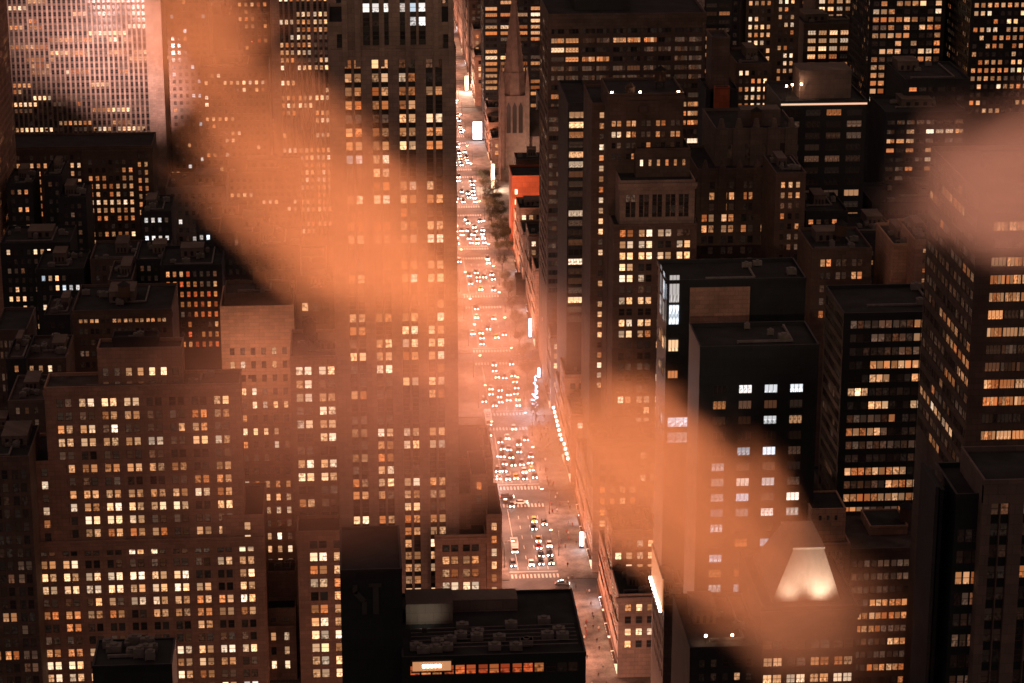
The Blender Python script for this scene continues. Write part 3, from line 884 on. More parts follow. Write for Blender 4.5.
# top right cluster
specs = [
 ('dark banded tower at the top just right of the wide slab', 706, 734, -60, 990, 'black', 'S', 13, 1, 11, 8.3, 4.2, dict(o=.35, d=.3), 3, 120),
 ('slim dark tower with pale ribs at the top right of centre', 733, 742, -60, 1010, 'dark', 'S', 8, 1, 4, 8, 4.4, dict(d=.1), 1, 120),
 ('brown tower dotted with warm windows at the top', 748, 776, -60, 1020, 'brown', 'S', 6.2, 1, 3.6, 8.0, 4.6, dict(b=.4, o=.3), 1, 75),
 ('short brown tower with bright windows under the dotted one', 737, 770, 66, 960, 'brown', 'S', 6.2, 1, 3.6, 8.2, 4.8, dict(b=.4, o=.3), 1, 125),
 ('brown tower with few warm windows at the top right', 776, 802, -60, 1120, 'brown', 'S', 6.2, 1, 3.4, 7.8, 4.4, dict(b=.15, o=.25), 1, 90),
 ('tiered building with bright curved office floors at the top right', 804, 864, 26, 1150, 'brown', 'S', 11, 1, 8, 8, 4.6, dict(b=.35, o=.4, d=.1), 3, 100),
 ('square upper tier behind the bright curved floors', 818, 866, -50, 1175, 'brown', 'S', 9, 1, 6, 7.5, 4.2, dict(b=.2, o=.35, d=.1), 2, 50),
]
for i, (lb, x0, x1, yt, Y, mt, fc, bay, k, ww, fl, wh, mix, cols, yb) in enumerate(specs):
    m_ = mpx(Y, max(yt, 0) + 20)
    b = Building('office_tower', lb, 'tower', 'towers along the top right', seed=110 + i)
    b.vol(x0, x1, yt, Y, 34, mat=mt, faces=fc, bay=m_[0] * bay, k=k, ww=m_[0] * ww, fl=m_[1] * fl, wh=m_[1] * wh, yb=yb, mix=mix, cols=cols, rail=False)
    b.clutter(4)
    b.done()
m_ = mpx(1080, 60)
b = Building('office_tower', 'grid-fronted tower of square orange windows at the top right', 'tower', seed=25)
b.vol(873, 949, -60, 1080, 44, mat='dark', faces='SW', bay=m_[0] * 7.9, k=1, ww=m_[0] * 6.1, fl=m_[1] * 8.0, wh=m_[1] * 5.0, yb=116, rail=False,
      mix=dict(o=.62, b=.12, d=.1), rows={12: dict(k=.7, o=.3), 11: dict(k=.7, o=.3)}, side_mix=dict(d=.3, o=.15), proud=.5)
b.done()
b = Building('office_tower', 'dark tower with dense orange windows cut by the right edge at the top', 'tower', seed=26)
b.vol(975, 1060, -60, 1050, 44, mat='black', faces='SW', bay=m_[0] * 6.6, k=1, ww=m_[0] * 4.2, fl=m_[1] * 8.0, wh=m_[1] * 4.6, yb=130, rail=False,
      mix=dict(o=.5, b=.08, d=.12), side_mix=dict(d=.3, o=.1))
b.done()
b = Building('office_building', 'dark wall between the grid-fronted tower and the right edge tower', 'building', seed=27)
b.vol(949, 976, -50, 1100, 30, mat='black')
b.done()

# tiered dark building behind the right haze
m_ = mpx(905, 180)
b = Building('office_building', 'dark tiered building with scattered lit ribbons behind the pink haze', 'building', seed=28)
b.vol(905, 970, 82, 930, 34, mat='dark', bay=m_[0] * 10, k=1, ww=m_[0] * 8, cols=2, fl=m_[1] * 9.4, wh=m_[1] * 4.4, yb=330, mix=dict(o=.2, d=.35, b=.08), rail=False)
b.clutter(4)
b.vol(886, 966, 115, 912, 30, mat='dark', bay=m_[0] * 10, k=1, ww=m_[0] * 8, cols=2, fl=m_[1] * 9.4, wh=m_[1] * 4.4, yb=330, mix=dict(o=.2, d=.35, b=.08), rail=False)
b.clutter(3)
b.vol(872, 966, 205, 880, 30, mat='dark', bay=m_[0] * 10, k=1, ww=m_[0] * 8, cols=2, fl=m_[1] * 9.4, wh=m_[1] * 4.4, yb=330, mix=dict(o=.1, d=.2), rail=False)
b.clutter(3)
b.done()
specs = [
 ('dark block with warm windows between the gothic block and the glass box', 776, 806, 176, 800, 'brown', 7.6, 1, 4.2, 10.5, 6, dict(o=.4, d=.2), 330),
 ('low brown block with machinery on its roof above the glass box', 812, 872, 252, 760, 'brown', 16, 2, 5, 13, 7.5, dict(o=.3, d=.2), 330),
 ('pale blank wall beside the slanting-windowed tower', 893, 925, 247, 752, 'pale', 0, 0, 0, 0, 0, None, 330),
 ('narrow tan building with stacked bay windows by the slanting tower', 915, 938, 243, 742, 'tan', 11, 1, 6, 10, 4.5, dict(o=.4, b=.3, d=.2), 330),
 ('dark building with dim rows above the glass box', 806, 848, 214, 835, 'dark', 8, 1, 5, 9.6, 5, dict(o=.15, d=.25), 330),
 ('low dark roof in the upper right', 848, 896, 236, 820, 'dark', 8, 1, 5, 9.6, 5, dict(o=.1, d=.15), 330),
]
for i, (lb, x0, x1, yt, Y, mt, bay, k, ww, fl, wh, mix, yb) in enumerate(specs):
    m_ = mpx(Y, yt + 20)
    b = Building('apartment_building', lb, 'building', 'blocks around the glass box', seed=130 + i, most=60)
    kw = dict(bay=m_[0] * bay, k=k, ww=m_[0] * ww, fl=m_[1] * fl, wh=m_[1] * wh, mix=mix) if bay else {}
    b.vol(x0, x1, yt, Y, 26, mat=mt, yb=yb, **kw)
    b.clutter(6)
    b.done()

# ------------------------------------------------------------------ right side
m_ = mpx(632, 400)
b = Building('office_building', 'pale panelled block with a glowing white glass corner in the centre right', 'building', seed=29)
b.vol(666, 806, 284, 640, 20, mat='black', faces='SW', bay=None)
lx0, lx1, ly0, ly1, z = b.last
mb = MB(); x_, y_, _ = at(690, 290, 639.9); x2, _, _ = at(750, 290, 639.9); q = b.root.location
mb.box(x_ - q[0], x2 - q[0], -.25, -.01, at(500, 335, 640)[2], at(500, 291, 640)[2]); mb.build('wall_panel', ['tan'], b.root)
for za, zc, cat in ((278, 306, 'w'), (308, 328, 'w'), (343, 355, 'b'), (374, 382, 'o'), (421, 431, 'w'), (436, 447, 'w')):
    hz = at(500, za, 640)[2] - at(500, zc, 640)[2]
    for fc, (ox_, oy_) in (('S', (lx0 + (2.3 if za < 400 else 4.4), -.03)), ('W', (lx0 - .03, 3.5)), ('W', (lx0 - .03, 10.0))):
        o = bpy.data.objects.new('window', window_mesh((2.8 if za < 400 else 6.6) if fc == 'S' else 3.6, hz, 3, False, cat)); C.objects.link(o)
        o.location = (ox_, oy_, at(500, zc, 640)[2]); o.rotation_euler = (0, 0, ROT[fc]); o.parent = b.root
b.clutter(3, False)
b.done()
st = style(560, 440, 25.8, 1, 13.2, 15.6, 8.6)
b = Building('office_building', 'black square-topped block with wide white-lit windows right of centre', 'building', seed=30)
sr = mpx(560, 400)[1]
b.vol(700, 819, 351, 560, 19, mat='black', faces='S', cols=3, mix=dict(w=.5, d=.3, o=.12), rows={0: dict(w=.95), 1: dict(d=.8, o=.2), 2: dict(w=.5, o=.3, d=.2), 3: dict(o=.3, k=.6)}, r0=sr * 35, zlow=0, rail=False, **st)
b.clutter(3, False)
b.done()
m_ = mpx(640, 400)
b = Building('office_building', 'dark glass box with flat roof and dim orange office ribbons at right', 'building', seed=31)
b.vol(844, 942, 317, 640, 27, mat='black', faces='SW', bay=m_[0] * 21.5, k=3, ww=m_[0] * 6.6, gap=m_[0] * .35, fl=m_[1] * 13.5, wh=m_[1] * 8, r0=m_[1] * 4, zlow=40, rail=False,
      mix=dict(d=.6, o=.2), rows={3: dict(o=.45, d=.5), 4: dict(o=.55, d=.3), 5: dict(o=.45, b=.15, d=.2), 6: dict(o=.4, b=.2, d=.3), 7: dict(o=.2, d=.4), 13: dict(o=.7), 2: dict(d=.9)}, side_mix=dict(d=.04), proud=.25)
b.clutter(2, False)
b.done()
# slanting-window tower
m_ = mpx(492, 350)
b = Building('office_tower', 'tall tower whose side windows slant away, orange ribbons on its front at the right edge', 'tower', seed=32)
b.vol(979, 1110, 200, 492, 44, mat='brown', faces='SW', bay=m_[0] * 52, k=3, ww=m_[0] * 15.6, gap=m_[0] * .7, cols=4, fl=m_[1] * 17.6, wh=m_[1] * 9.6, r0=m_[1] * 4, yb=520, rail=False,
      mix=dict(o=.68, d=.2, b=.04), rows={}, side_mix=dict(d=.55, o=.22, b=.02), proud=.3)
b.clutter(3)
b.done()
# dark tower bottom right
m_ = mpx(400, 560)
b = Building('office_tower', 'dark ribbed tower with almost no lit windows in the bottom right corner', 'tower', seed=33)
b.vol(956, 986, 500, 402, 16, mat='black', bay=m_[0] * 26, k=3, ww=m_[0] * 7, gap=.2, fl=m_[1] * 21.5, wh=m_[1] * 13, r0=m_[1] * 30, zlow=20, mix=dict(d=.3, o=.12), rail=True, proud=.2)
b.vol(984, 1085, 486, 399, 17, mat='grey', spand='black', bay=m_[0] * 33, k=2, ww=m_[0] * 9, gap=m_[0] * 1, fl=m_[1] * 21.5, wh=m_[1] * 13, r0=m_[1] * 18, zlow=20, mix=dict(d=.06, r=.05), proud=1.0)
for i in range(4):
    b.vol(936 + i * 5.0, 939.5 + i * 5.0, 488 + i * 3, 403 + i * 3, 12, mat='dark', parapet=.3)
b.vol(939, 957, 497, 412, 8, mat='black', parapet=.3)
b.done()

# low block with pale penthouses
m_ = mpx(585, 600)
b = Building('office_building', 'low block with pale blank penthouse and faint orange ribbons right of the floodlit roof', 'building', seed=34)
b.vol(850, 932, 553, 585, 26, mat='brown', bay=m_[0] * 20, k=3, ww=m_[0] * 5.8, gap=m_[0] * .5, fl=m_[1] * 13.2, wh=m_[1] * 7, r0=m_[1] * 8, zlow=0, mix=dict(d=.45, o=.3), rows={0: dict(d=.6, o=.2), 3: dict(o=.6, d=.3), 4: dict(o=.7, d=.3)}, rail=False, roof='roofgrey')
b.vol(870, 908, 528, 596, 12, mat='tan', parapet=.5)
b.vol(800, 812, 508, 600, 10, mat='tan', bay=2.2, k=1, ww=.8, fl=3, wh=1.6, zlow=at(500, 535, 600)[2], mix={})
b.clutter(3, False)
b.done()
b = Building('apartment_building', 'small pale tower house with slit windows above the floodlit roof', 'building', seed=35)
m_ = mpx(560, 540)
b.vol(811, 846, 511, 556, 12, mat='pale', bay=m_[0] * 8, k=1, ww=m_[0] * 3, fl=m_[1] * 9, wh=m_[1] * 5, r0=m_[1] * 5, zlow=at(500, 540, 556)[2], mix=dict(k=1), parapet=.5)
b.vol(822, 850, 548, 552, 12, mat='tan', bay=m_[0] * 8, k=2, ww=m_[0] * 3, fl=m_[1] * 11, wh=m_[1] * 8, r0=m_[1] * 4, zlow=at(500, 610, 552)[2], mix=dict(k=1))
b.done()

# hipped, floodlit roof
b = Building('office_building', 'stone building with a floodlit sloping metal roof at lower right', 'building', seed=36)
m_ = mpx(520, 640)
b.vol(762, 858, 612, 520, 34, mat='brown', bay=m_[0] * 24, k=2, ww=m_[0] * 9, gap=m_[0] * 1, cols=2, fl=m_[1] * 17, wh=m_[1] * 9, r0=m_[1] * 30, zlow=0, mix=dict(o=.3, b=.25, d=.1), cornice=.5)
lx0, lx1, ly0, ly1, z = b.last
mb = MB(); W_ = lx1 - lx0
base = [(lx0 + W_ * .14, ly0 + 5, z + .2), (lx0 + W_ * .86, ly0 + 5, z + .2), (lx0 + W_ * .86, ly1 - 2, z + .2), (lx0 + W_ * .14, ly1 - 2, z + .2)]
top = [(lx0 + W_ * .38, ly0 + 9, z + 11.5), (lx0 + W_ * .70, ly0 + 9, z + 11.5), (lx0 + W_ * .70, ly1 - 9, z + 11.5), (lx0 + W_ * .38, ly1 - 9, z + 11.5)]
mb.frustum(base, top)
for i in range(15):                                   # standing seams
    t = (i + .5) / 15
    p = [base[0][j] * (1 - t) + base[1][j] * t for j in range(3)]; q = [top[0][j] * (1 - t) + top[1][j] * t for j in range(3)]
    mb.bar((p[0], p[1], p[2] + .06), (q[0], q[1], q[2] + .06), .035)
mb.box(top[0][0] - .2, top[1][0] + .2, top[0][1] - .2, top[2][1] + .2, z + 11.5, z + 12.0)
mb.build('mansard_roof', ['copper'], b.root)
rR15 = b.root; R15 = (b.root.location[0], b.root.location[1], lx0, lx1, ly0, z)
b.done()

# bottom, between the avenue and the floodlit roof
specs = [
 ('low roof with two small lamps, bottom right of centre', 690, 762, 652, 505, 30, 'dark', 'S', 12, 6, 14, 8, dict(o=.1, b=.05), 'roofgrey'),
 ('narrow dark tower with a bulb-edged sign along its roof edge', 664, 690, 609, 600, 24, 'brown', 'SW', 12, 6, 14, 8, dict(o=.2, b=.05), 'roof'),
]
for i, (lb, x0, x1, yt, Y, D, mt, fc, bay, ww, fl, wh, mix, rf) in enumerate(specs):
    m_ = mpx(Y, yt)
    b = Building('apartment_building', lb, 'building', seed=150 + i)
    b.vol(x0, x1, yt, Y, D, mat=mt, faces=fc, bay=m_[0] * bay, k=1, ww=m_[0] * ww, fl=m_[1] * fl, wh=m_[1] * wh, mix=mix, roof=rf)
    lx0, lx1, ly0, ly1, z = b.last
    if i == 0:
        for u in (.25, .62):
            mb = MB(); mb.cyl(lx0 + (lx1 - lx0) * u, ly0 + 4, z + .13, z + 1.8, .06, k=5, mi=1); mb.cyl(lx0 + (lx1 - lx0) * u, ly0 + 4, z + 1.8, z + 2.2, .28); mb.build('roof_lamp', ['lamp', 'steel'], b.root)
    if i == 1:
        mb = MB(); mb.box(lx0 - .5, lx0 - .2, ly0 + .5, ly1 - .5, z - 1, z + 8.5); mb.box(lx0 - .6, lx0 - .1, ly0 + .3, ly1 - .3, z + 8.5, z + 9, 1)
        mb.build('sign_board', [glow('sign_face', (1, .42, .18), .42), 'steel'], b.root)
        for j in range(10):
            mb = MB(); mb.cyl(lx0 - .9, ly0 + .9 + j * (ly1 - ly0 - 2) / 9, z - 1.2, z - .5, .34); mb.build('sign_bulb', ['led'], b.root)
    b.clutter(5)
    b.done()

# ------------------------------------------------------------------ east side of the avenue, block by block
east_h = {-1: (26, 38, 22), 0: (44, 30, 24), 1: (26, 34, 22), 2: (30, 40, 26), 3: (34, 26, 38), 4: (28, 34, 24), 7: (16, 20, 24), 9: (30, 42, 36), 10: (50, 38, 46), 11: (60, 70, 48), 12: (60, 52, 66)}
place = {-1: 'just below the lowest crosswalk', 0: 'above the lowest crosswalk', 1: 'below the light display', 2: 'beside the light display', 3: 'deep in the orange haze', 4: 'where the haze thins', 5: 'before the ziggurat',
         7: 'south of the church', 9: 'past the church spire', 10: 'behind the church spire', 11: 'far up the avenue', 12: 'at the far end of the avenue'}
re_ = random.Random(21)
for k_, hs in east_h.items():
    for j, ht in enumerate(hs):
        Y0 = 744 + 80.5 * k_ + 10 + j * 20.3; Y1 = Y0 + 20.2
        mt = re_.choice(['tan', 'limestone', 'pale', 'tan', 'brown'])
        wd = re_.uniform(11, 15) if k_ < 0 else re_.uniform(16, 24)
        b = Building('shop_building', f"{('nearest', 'middle', 'farthest')[j]} {mt.replace('limestone', 'stone')} shopfront building of the east block {place[k_]}", 'building', 'buildings lining the east side of the avenue', seed=170 + k_ * 3 + j, most=60)
        b.volw(BE + re_.uniform(0, .8), BE + wd, Y0, Y1, 0, ht, mat=mt, faces='SW', bay=3.3, k=1, ww=1.9, fl=3.9, wh=2.3, r0=2.2, zlow=6, mix=dict(b=.25, o=.25, d=.3), proud=.14, cornice=.7 if j != 1 else .3)
        lx0, lx1, ly0, ly1, z = b.last
        for q_ in range(1, 4):
            mb = MB(); mb.box(lx0 - .45, lx0 - .01, ly0 + .1, ly1 - .1, 6 + (z - 8) * (q_ - 1) / 3, 6.4 + (z - 8) * (q_ - 1) / 3)
            mb.build('ledge', [mt], b.root)
        if k_ < 10: b.clutter(6)
        for q_ in range(2):
            a = ly0 + 1 + q_ * 9.6; mb = MB()
            mb.quad((lx0 - .05, a + 8, .5), (lx0 - .05, a, .5), (lx0 - .05, a, 4.2), (lx0 - .05, a + 8, 4.2))
            mb.box(lx0 - .9, lx0 - .06, a - .2, a + 8.2, 4.25, 4.6, 1)
            for t in range(5): mb.box(lx0 - .12, lx0 - .06, a + t * 2 - .06, a + t * 2 + .06, .5, 4.2, 1)
            mb.build('shopfront', ['shopw' if re_.random() < .2 else 'shop', 'frame'], b.root)
        if k_ == 1:
            for q_ in range(4):
                mb = MB(); mb.cyl(lx0 - .9, ly0 + 2.5 + q_ * 5.1, 9.0, 9.8, .42); mb.bar((lx0 - .9, ly0 + 2.5 + q_ * 5.1, 9.0), (lx0 + .5, ly0 + 2.5 + q_ * 5.1, 8.4), .07, 1)
                mb.build('facade_lamp', ['led', 'steel'], b.root)
        b.done()
# the second line east of the avenue
spec2 = [
 ('tan slab rising out of the orange haze right of the avenue', 111, 24, 0, 62, 'brown', dict(b=.2, o=.2, d=.2)),
 ('broad masonry building in the orange haze below the crowned stone tower', 118, 40, 1, 66, 'brown', dict(b=.25, o=.2, d=.2)),
 ('lower dark block behind the haze right of the alley', 142, 26, -1, 46, 'dark', dict(o=.15, d=.1)),
 ('narrow block in the haze beside the limestone corner', 106, 14, -1, 52, 'tan', dict(b=.1, o=.15, d=.2)),
 ('dark block in the haze north of the broad masonry one', 110, 30, 2, 74, 'brown', dict(b=.12, o=.2, d=.2)),
 ('dark stepped block right of the netted wall', 108, 26, 4, 84, 'brown', dict(d=.3, o=.1)),
]
for i, (lb, X0, wd, k_, ht, mt, mix) in enumerate(spec2):
    Y0 = 744 + 80.5 * k_ + 10; Y1 = Y0 + 50
    b = Building('office_building', lb, 'building', seed=200 + i, most=100)
    b.volw(X0, X0 + wd, Y0, Y1, 0, ht, mat=mt, faces='SW', bay=4.2, k=2, ww=1.35, gap=.35, fl=4.0, wh=2.4, r0=2.0, zlow=6, mix=mix, proud=.3)
    b.clutter(6)
    lx0, lx1, ly0, ly1, z = b.last
    if False:      # bulb-edged sign frame standing on the roof edge
        mb = MB(); mb.box(lx0 - .5, lx0 - .2, ly0 + 2, ly0 + 26, z - 9, z + 1); mb.build('roof_sign', ['tan'], b.root)
        for j in range(12):
            mb = MB(); mb.cyl(lx0 - .75, ly0 + 2.5 + j * 2.05, z - 9.5, z - 8.9, .35); mb.build('sign_bulb', ['led'], b.root)
    b.done()
# red netted wall
b = Building('apartment_building', 'building wrapped in red-orange lit netting above the east side of the avenue', 'building', seed=220)
b.vol(512, 547, 178, 1150, 22, mat='red', faces='S')
lx0, lx1, ly0, ly1, z = b.last
for j in range(9):
    mb = MB(); mb.quad((lx0 + 1.4, ly0 - .1, z - 8 - j * 5), (lx0 + 2.6, ly0 - .1, z - 8 - j * 5), (lx0 + 2.6, ly0 - .1, z - 5.6 - j * 5), (lx0 + 1.4, ly0 - .1, z - 5.6 - j * 5)); mb.build('window', ['led' if j in (4, 5) else 'shop'], b.root)
b.vol(516, 545, 160, 1174, 14, mat='brown', parapet=.4)
b.clutter(2)
rRED = b.root; RED = (b.root.location[0], b.root.location[1], z)
b.done()
b = Building('office_building', 'dark ziggurat in front of the red netted wall', 'building', seed=221)
for i in range(6):
    b.vol(541 - i * 5.0, 550, 216 + i * 13, 1135 - i * 12, 11.9, mat='dark', parapet=.6)
b.done()

# ------------------------------------------------------------------ the church with its spire
ch = empty('church', (100, 1296, 0), 'stone church with a tall pointed spire before the dark banded tower', 'church')
sx_ = at(514, 100, 1296)[0] - 100
ztip = at(515, -14, 1296)[2]
mb = MB()
mb.box(sx_ - 6.5, sx_ + 6.5, -6.5, 6.5, 0, 46)
for a in (-1, 1):
    for c in (-1, 1):
        mb.box(sx_ + a * 6.6 - 1.1, sx_ + a * 6.6 + 1.1, c * 6.6 - 1.1, c * 6.6 + 1.1, 0, 49)
        mb.frustum([(sx_ + a * 6.6 + dx, c * 6.6 + dy, 49) for dx, dy in ((-1.2, -1.2), (1.2, -1.2), (1.2, 1.2), (-1.2, 1.2))], [(sx_ + a * 6.6 + dx, c * 6.6 + dy, 62) for dx, dy in ((-.1, -.1), (.1, -.1), (.1, .1), (-.1, .1))])
mb.build('tower', ['stone'], ch)
mb = MB()
for i in range(3):
    mb.box(sx_ - 4.4 + i * 3.2, sx_ - 2.2 + i * 3.2, -6.62, -6.4, 26, 40, 0)
    mb.frustum([(sx_ - 4.4 + i * 3.2, -6.62, 40), (sx_ - 2.2 + i * 3.2, -6.62, 40), (sx_ - 2.2 + i * 3.2, -6.4, 40), (sx_ - 4.4 + i * 3.2, -6.4, 40)],
               [(sx_ - 3.35 + i * 3.2, -6.62, 42.5), (sx_ - 3.25 + i * 3.2, -6.62, 42.5), (sx_ - 3.25 + i * 3.2, -6.4, 42.5), (sx_ - 3.35 + i * 3.2, -6.4, 42.5)])
mb.build('louvre_window', ['spandrel'], ch)
mb = MB()
def octa(r, z, k=8): return [(sx_ + r * math.cos(2 * math.pi * (i + .5) / k), r * math.sin(2 * math.pi * (i + .5) / k), z) for i in range(k)]
mb.frustum(octa(6.4, 46), octa(5.6, 58)); mb.frustum(octa(5.2, 58.01), octa(.25, ztip))
for i in range(8):
    a = 2 * math.pi * (i + .5) / 8
    mb.bar((sx_ + 5.3 * math.cos(a), 5.3 * math.sin(a), 58), (sx_ + .3 * math.cos(a), .3 * math.sin(a), ztip), .28)
    for j in range(7):
        t = (j + .5) / 8; r = 5.5 * (1 - t) + .3 * t
        mb.box(sx_ + r * math.cos(a) - .3, sx_ + r * math.cos(a) + .3, r * math.sin(a) - .3, r * math.sin(a) + .3, 58 + (ztip - 58) * t, 58.9 + (ztip - 58) * t)
mb.build('spire', ['stone'], ch)
mb = MB(); mb.box(sx_ + 6.6, sx_ + 60, -6, 14, 0, 24)
mb.build('nave', ['stone'], ch)
mb = MB(); n = [(sx_ + 6.7, -6.6, 24), (sx_ + 60, -6.6, 24), (sx_ + 60, 4, 36), (sx_ + 6.7, 4, 36), (sx_ + 6.7, 14.6, 24), (sx_ + 60, 14.6, 24)]
mb.quad(n[0], n[1], n[2], n[3]); mb.quad(n[3], n[2], n[5], n[4]); mb.v += [n[0], n[3], n[4], n[1], n[2], n[5]]; L_ = len(mb.v)
mb.f += [(L_ - 6, L_ - 5, L_ - 4), (L_ - 3, L_ - 1, L_ - 2)]; mb.m += [0, 0]
mb.build('nave_roof', ['roofgrey'], ch)
FOOT.append((100 + sx_ - 9, 100 + sx_ + 62, 1285, 1312))

# ------------------------------------------------------------------ filler: low blocks between the ones above
rg = random.Random(99)
adj = ['dark', 'brown', 'grey', 'tan', 'black-roofed', 'narrow', 'wide', 'squat']
nfill = 0
for k_ in range(-1, 13):
    for row in range(2):
        Y0 = 744 + 80.5 * k_ + 10 + row * 31; Y1 = Y0 + rg.uniform(24, 29)
        lo = at(-40, 350, Y0)[0]; hi = at(1064, 350, Y0)[0]
        X = lo
        while X < hi:
            wd = rg.uniform(16, 34)
            a, c = X, X + wd; X = c + rg.choice([.3, .3, .6, 3])
            if c > BW - 8 and a < BE + 24: continue
            if any(a < f[1] + .5 and c > f[0] - .5 and Y0 < f[3] + .5 and Y1 > f[2] - .5 for f in FOOT): continue
            ht = rg.uniform(14, 44) if k_ > 0 else rg.uniform(10, 26)
            px, py = proj((a + c) / 2, Y0, ht)
            if py > 690: continue
            mt = rg.choice(['dark', 'dark', 'brown', 'dark', 'grey'])
            b = Building('apartment_building', 'low dark infill building seen in the gaps between the towers', 'building', 'low infill buildings between the towers', seed=400 + nfill, most=16)
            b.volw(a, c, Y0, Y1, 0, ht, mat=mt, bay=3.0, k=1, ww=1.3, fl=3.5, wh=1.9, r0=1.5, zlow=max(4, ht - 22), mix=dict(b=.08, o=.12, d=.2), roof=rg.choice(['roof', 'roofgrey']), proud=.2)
            b.clutter(3)
            b.done(); nfill += 1
print('FILL', nfill)

# ------------------------------------------------------------------ street lamps
def light(name, kind, loc, power, col, parent=None, size=0.3, spot=None, blend=0.6, aim=None):
    d = bpy.data.lights.new(name, kind)
    d.energy = power; d.color = col
    d.shadow_soft_size = size
    if spot: d.spot_size = spot; d.spot_blend = blend
    o = bpy.data.objects.new(name, d); C.objects.link(o)
    o.location = loc
    if parent: o.parent = parent
    if aim is not None:
        from mathutils import Vector
        o.rotation_euler = (Vector(aim) - Vector(loc)).to_track_quat('-Z', 'Y').to_euler()
    return o
def make_lamp():
    r = empty('street_lamp', (0, 0, 0), 'x', 'street lamp')
    mb = MB(); mb.cyl(0, 0, 0, 1.0, .22, .16); mb.cyl(0, 0, 1.0, 9.0, .11, .07); mb.build('pole', ['steel'], r)
    mb = MB(); mb.bar((0, 0, 8.9), (1.4, 0, 9.6), .05); mb.bar((1.4, 0, 9.6), (2.4, 0, 9.6), .05); mb.build('arm', ['steel'], r)
    h = MB(); h.box(2.2, 3.1, -.22, .22, 9.52, 9.7); ho = h.build('lamp_head', ['steel'], r)
    g = MB(); g.box(2.25, 3.05, -.3, .3, 9.36, 9.51); g.build('lens', ['lamp'], ho)
    light('lamp_light', 'POINT', (2.65, 0, 9.1), LAMP_W, (1.0, 0.42, 0.27), r, 0.35)
    return r
LAMP_W = 15000
lamp0 = make_lamp(); first = True
n = 0
blockname = {-2: 'bottom', -1: 'lowest', 0: 'first', 1: 'second', 2: 'third', 3: 'fourth', 4: 'fifth', 5: 'sixth', 6: 'seventh', 7: 'eighth', 8: 'ninth', 9: 'tenth', 10: 'eleventh', 11: 'twelfth'}
def blk(y):
    k = math.floor((y - 744) / 80.5)
    return {-2: 'below the lowest crosswalk', -1: 'just below the lowest crosswalk', 0: 'above the lowest crosswalk', 1: 'below the blue-white light display', 2: 'by the blue-white light display',
            3: 'in the orange haze above the light display', 4: 'where the haze thins over the avenue', 5: 'level with the glass corner block', 6: 'by the netted wall', 7: 'by the church spire'}.get(k, 'at the far end of the avenue')
for k_ in range(-2, 13):
    for j in range(2):
        for side in (0, 1):
            y = 744 + 80.5 * k_ + 16 + j * 38 + side * 9
            o = lamp0 if first else copy_tree(lamp0)
            first = False
            o.location = (AX0 - 1.0, y, 0.13) if side == 0 else (AX1 + 1.0, y, 0.13)
            o.rotation_euler = (0, 0, 0 if side == 0 else math.pi)
            o['label'] = f"tall street lamp on the {'west' if side == 0 else 'east'} kerb {blk(y)}"
            o['group'] = 'street lamps along the avenue'

# ------------------------------------------------------------------ cars
def car_mesh(kind):
    mb = MB()
    prof = {'sedan': [(-2.35, .35, .62), (-2.2, .35, .86), (-1.3, .35, .95), (1.2, .35, .98), (2.2, .35, .92), (2.38, .35, .6)],
            'suv': [(-2.35, .38, .75), (-2.25, .38, 1.05), (-1.3, .38, 1.12), (1.2, .38, 1.1), (2.3, .38, 1.1), (2.38, .38, .7)]}[kind]
    hw = .92
    rings = [[(-hw * s, y, zb), (hw * s, y, zb), (hw, y, zt - .2), (hw * .93, y, zt), (-hw * .93, y, zt), (-hw, y, zt - .2)] for (y, zb, zt), s in zip(prof, (.9, 1, 1, 1, 1, .9))]
    for a, b in zip(rings, rings[1:]):
        n_ = len(mb.v); mb.v += a + b
        for i in range(6):
            j = (i + 1) % 6; mb.f.append((n_ + i, n_ + j, n_ + 6 + j, n_ + 6 + i)); mb.m.append(0)
    n_ = len(mb.v); mb.v += rings[0] + rings[-1]; mb.f += [tuple(n_ + i for i in range(5, -1, -1)), tuple(n_ + 6 + i for i in range(6))]; mb.m += [0, 0]
    return mb
def cabin_mesh(kind):
    mb = MB(); zt = 1.45 if kind == 'sedan' else 1.8
    zb = .93 if kind == 'sedan' else 1.06
    y0, y1 = (-1.2, 1.65) if kind == 'sedan' else (-1.2, 2.25)
    a = [(-.85, y0, zb), (.85, y0, zb), (.85, y1, zb), (-.85, y1, zb)]
    b_ = [(-.66, y0 + .6, zt), (.66, y0 + .6, zt), (.66, y1 - .5, zt), (-.66, y1 - .5, zt)]
    mb.frustum(a, b_, 0)
    return mb, (y0 + .6, y1 - .5, zt)
PAINT = {'yellow': plain('cab_yellow', (.70, .36, .03), .35), 'black': plain('car_black', (.015, .015, .016), .25), 'white': plain('car_white', (.7, .68, .66), .35),
         'silver': plain('car_silver', (.33, .33, .34), .3, .4), 'red': plain('car_red', (.35, .02, .015), .3), 'grey': plain('car_grey', (.09, .09, .10), .3, .3)}
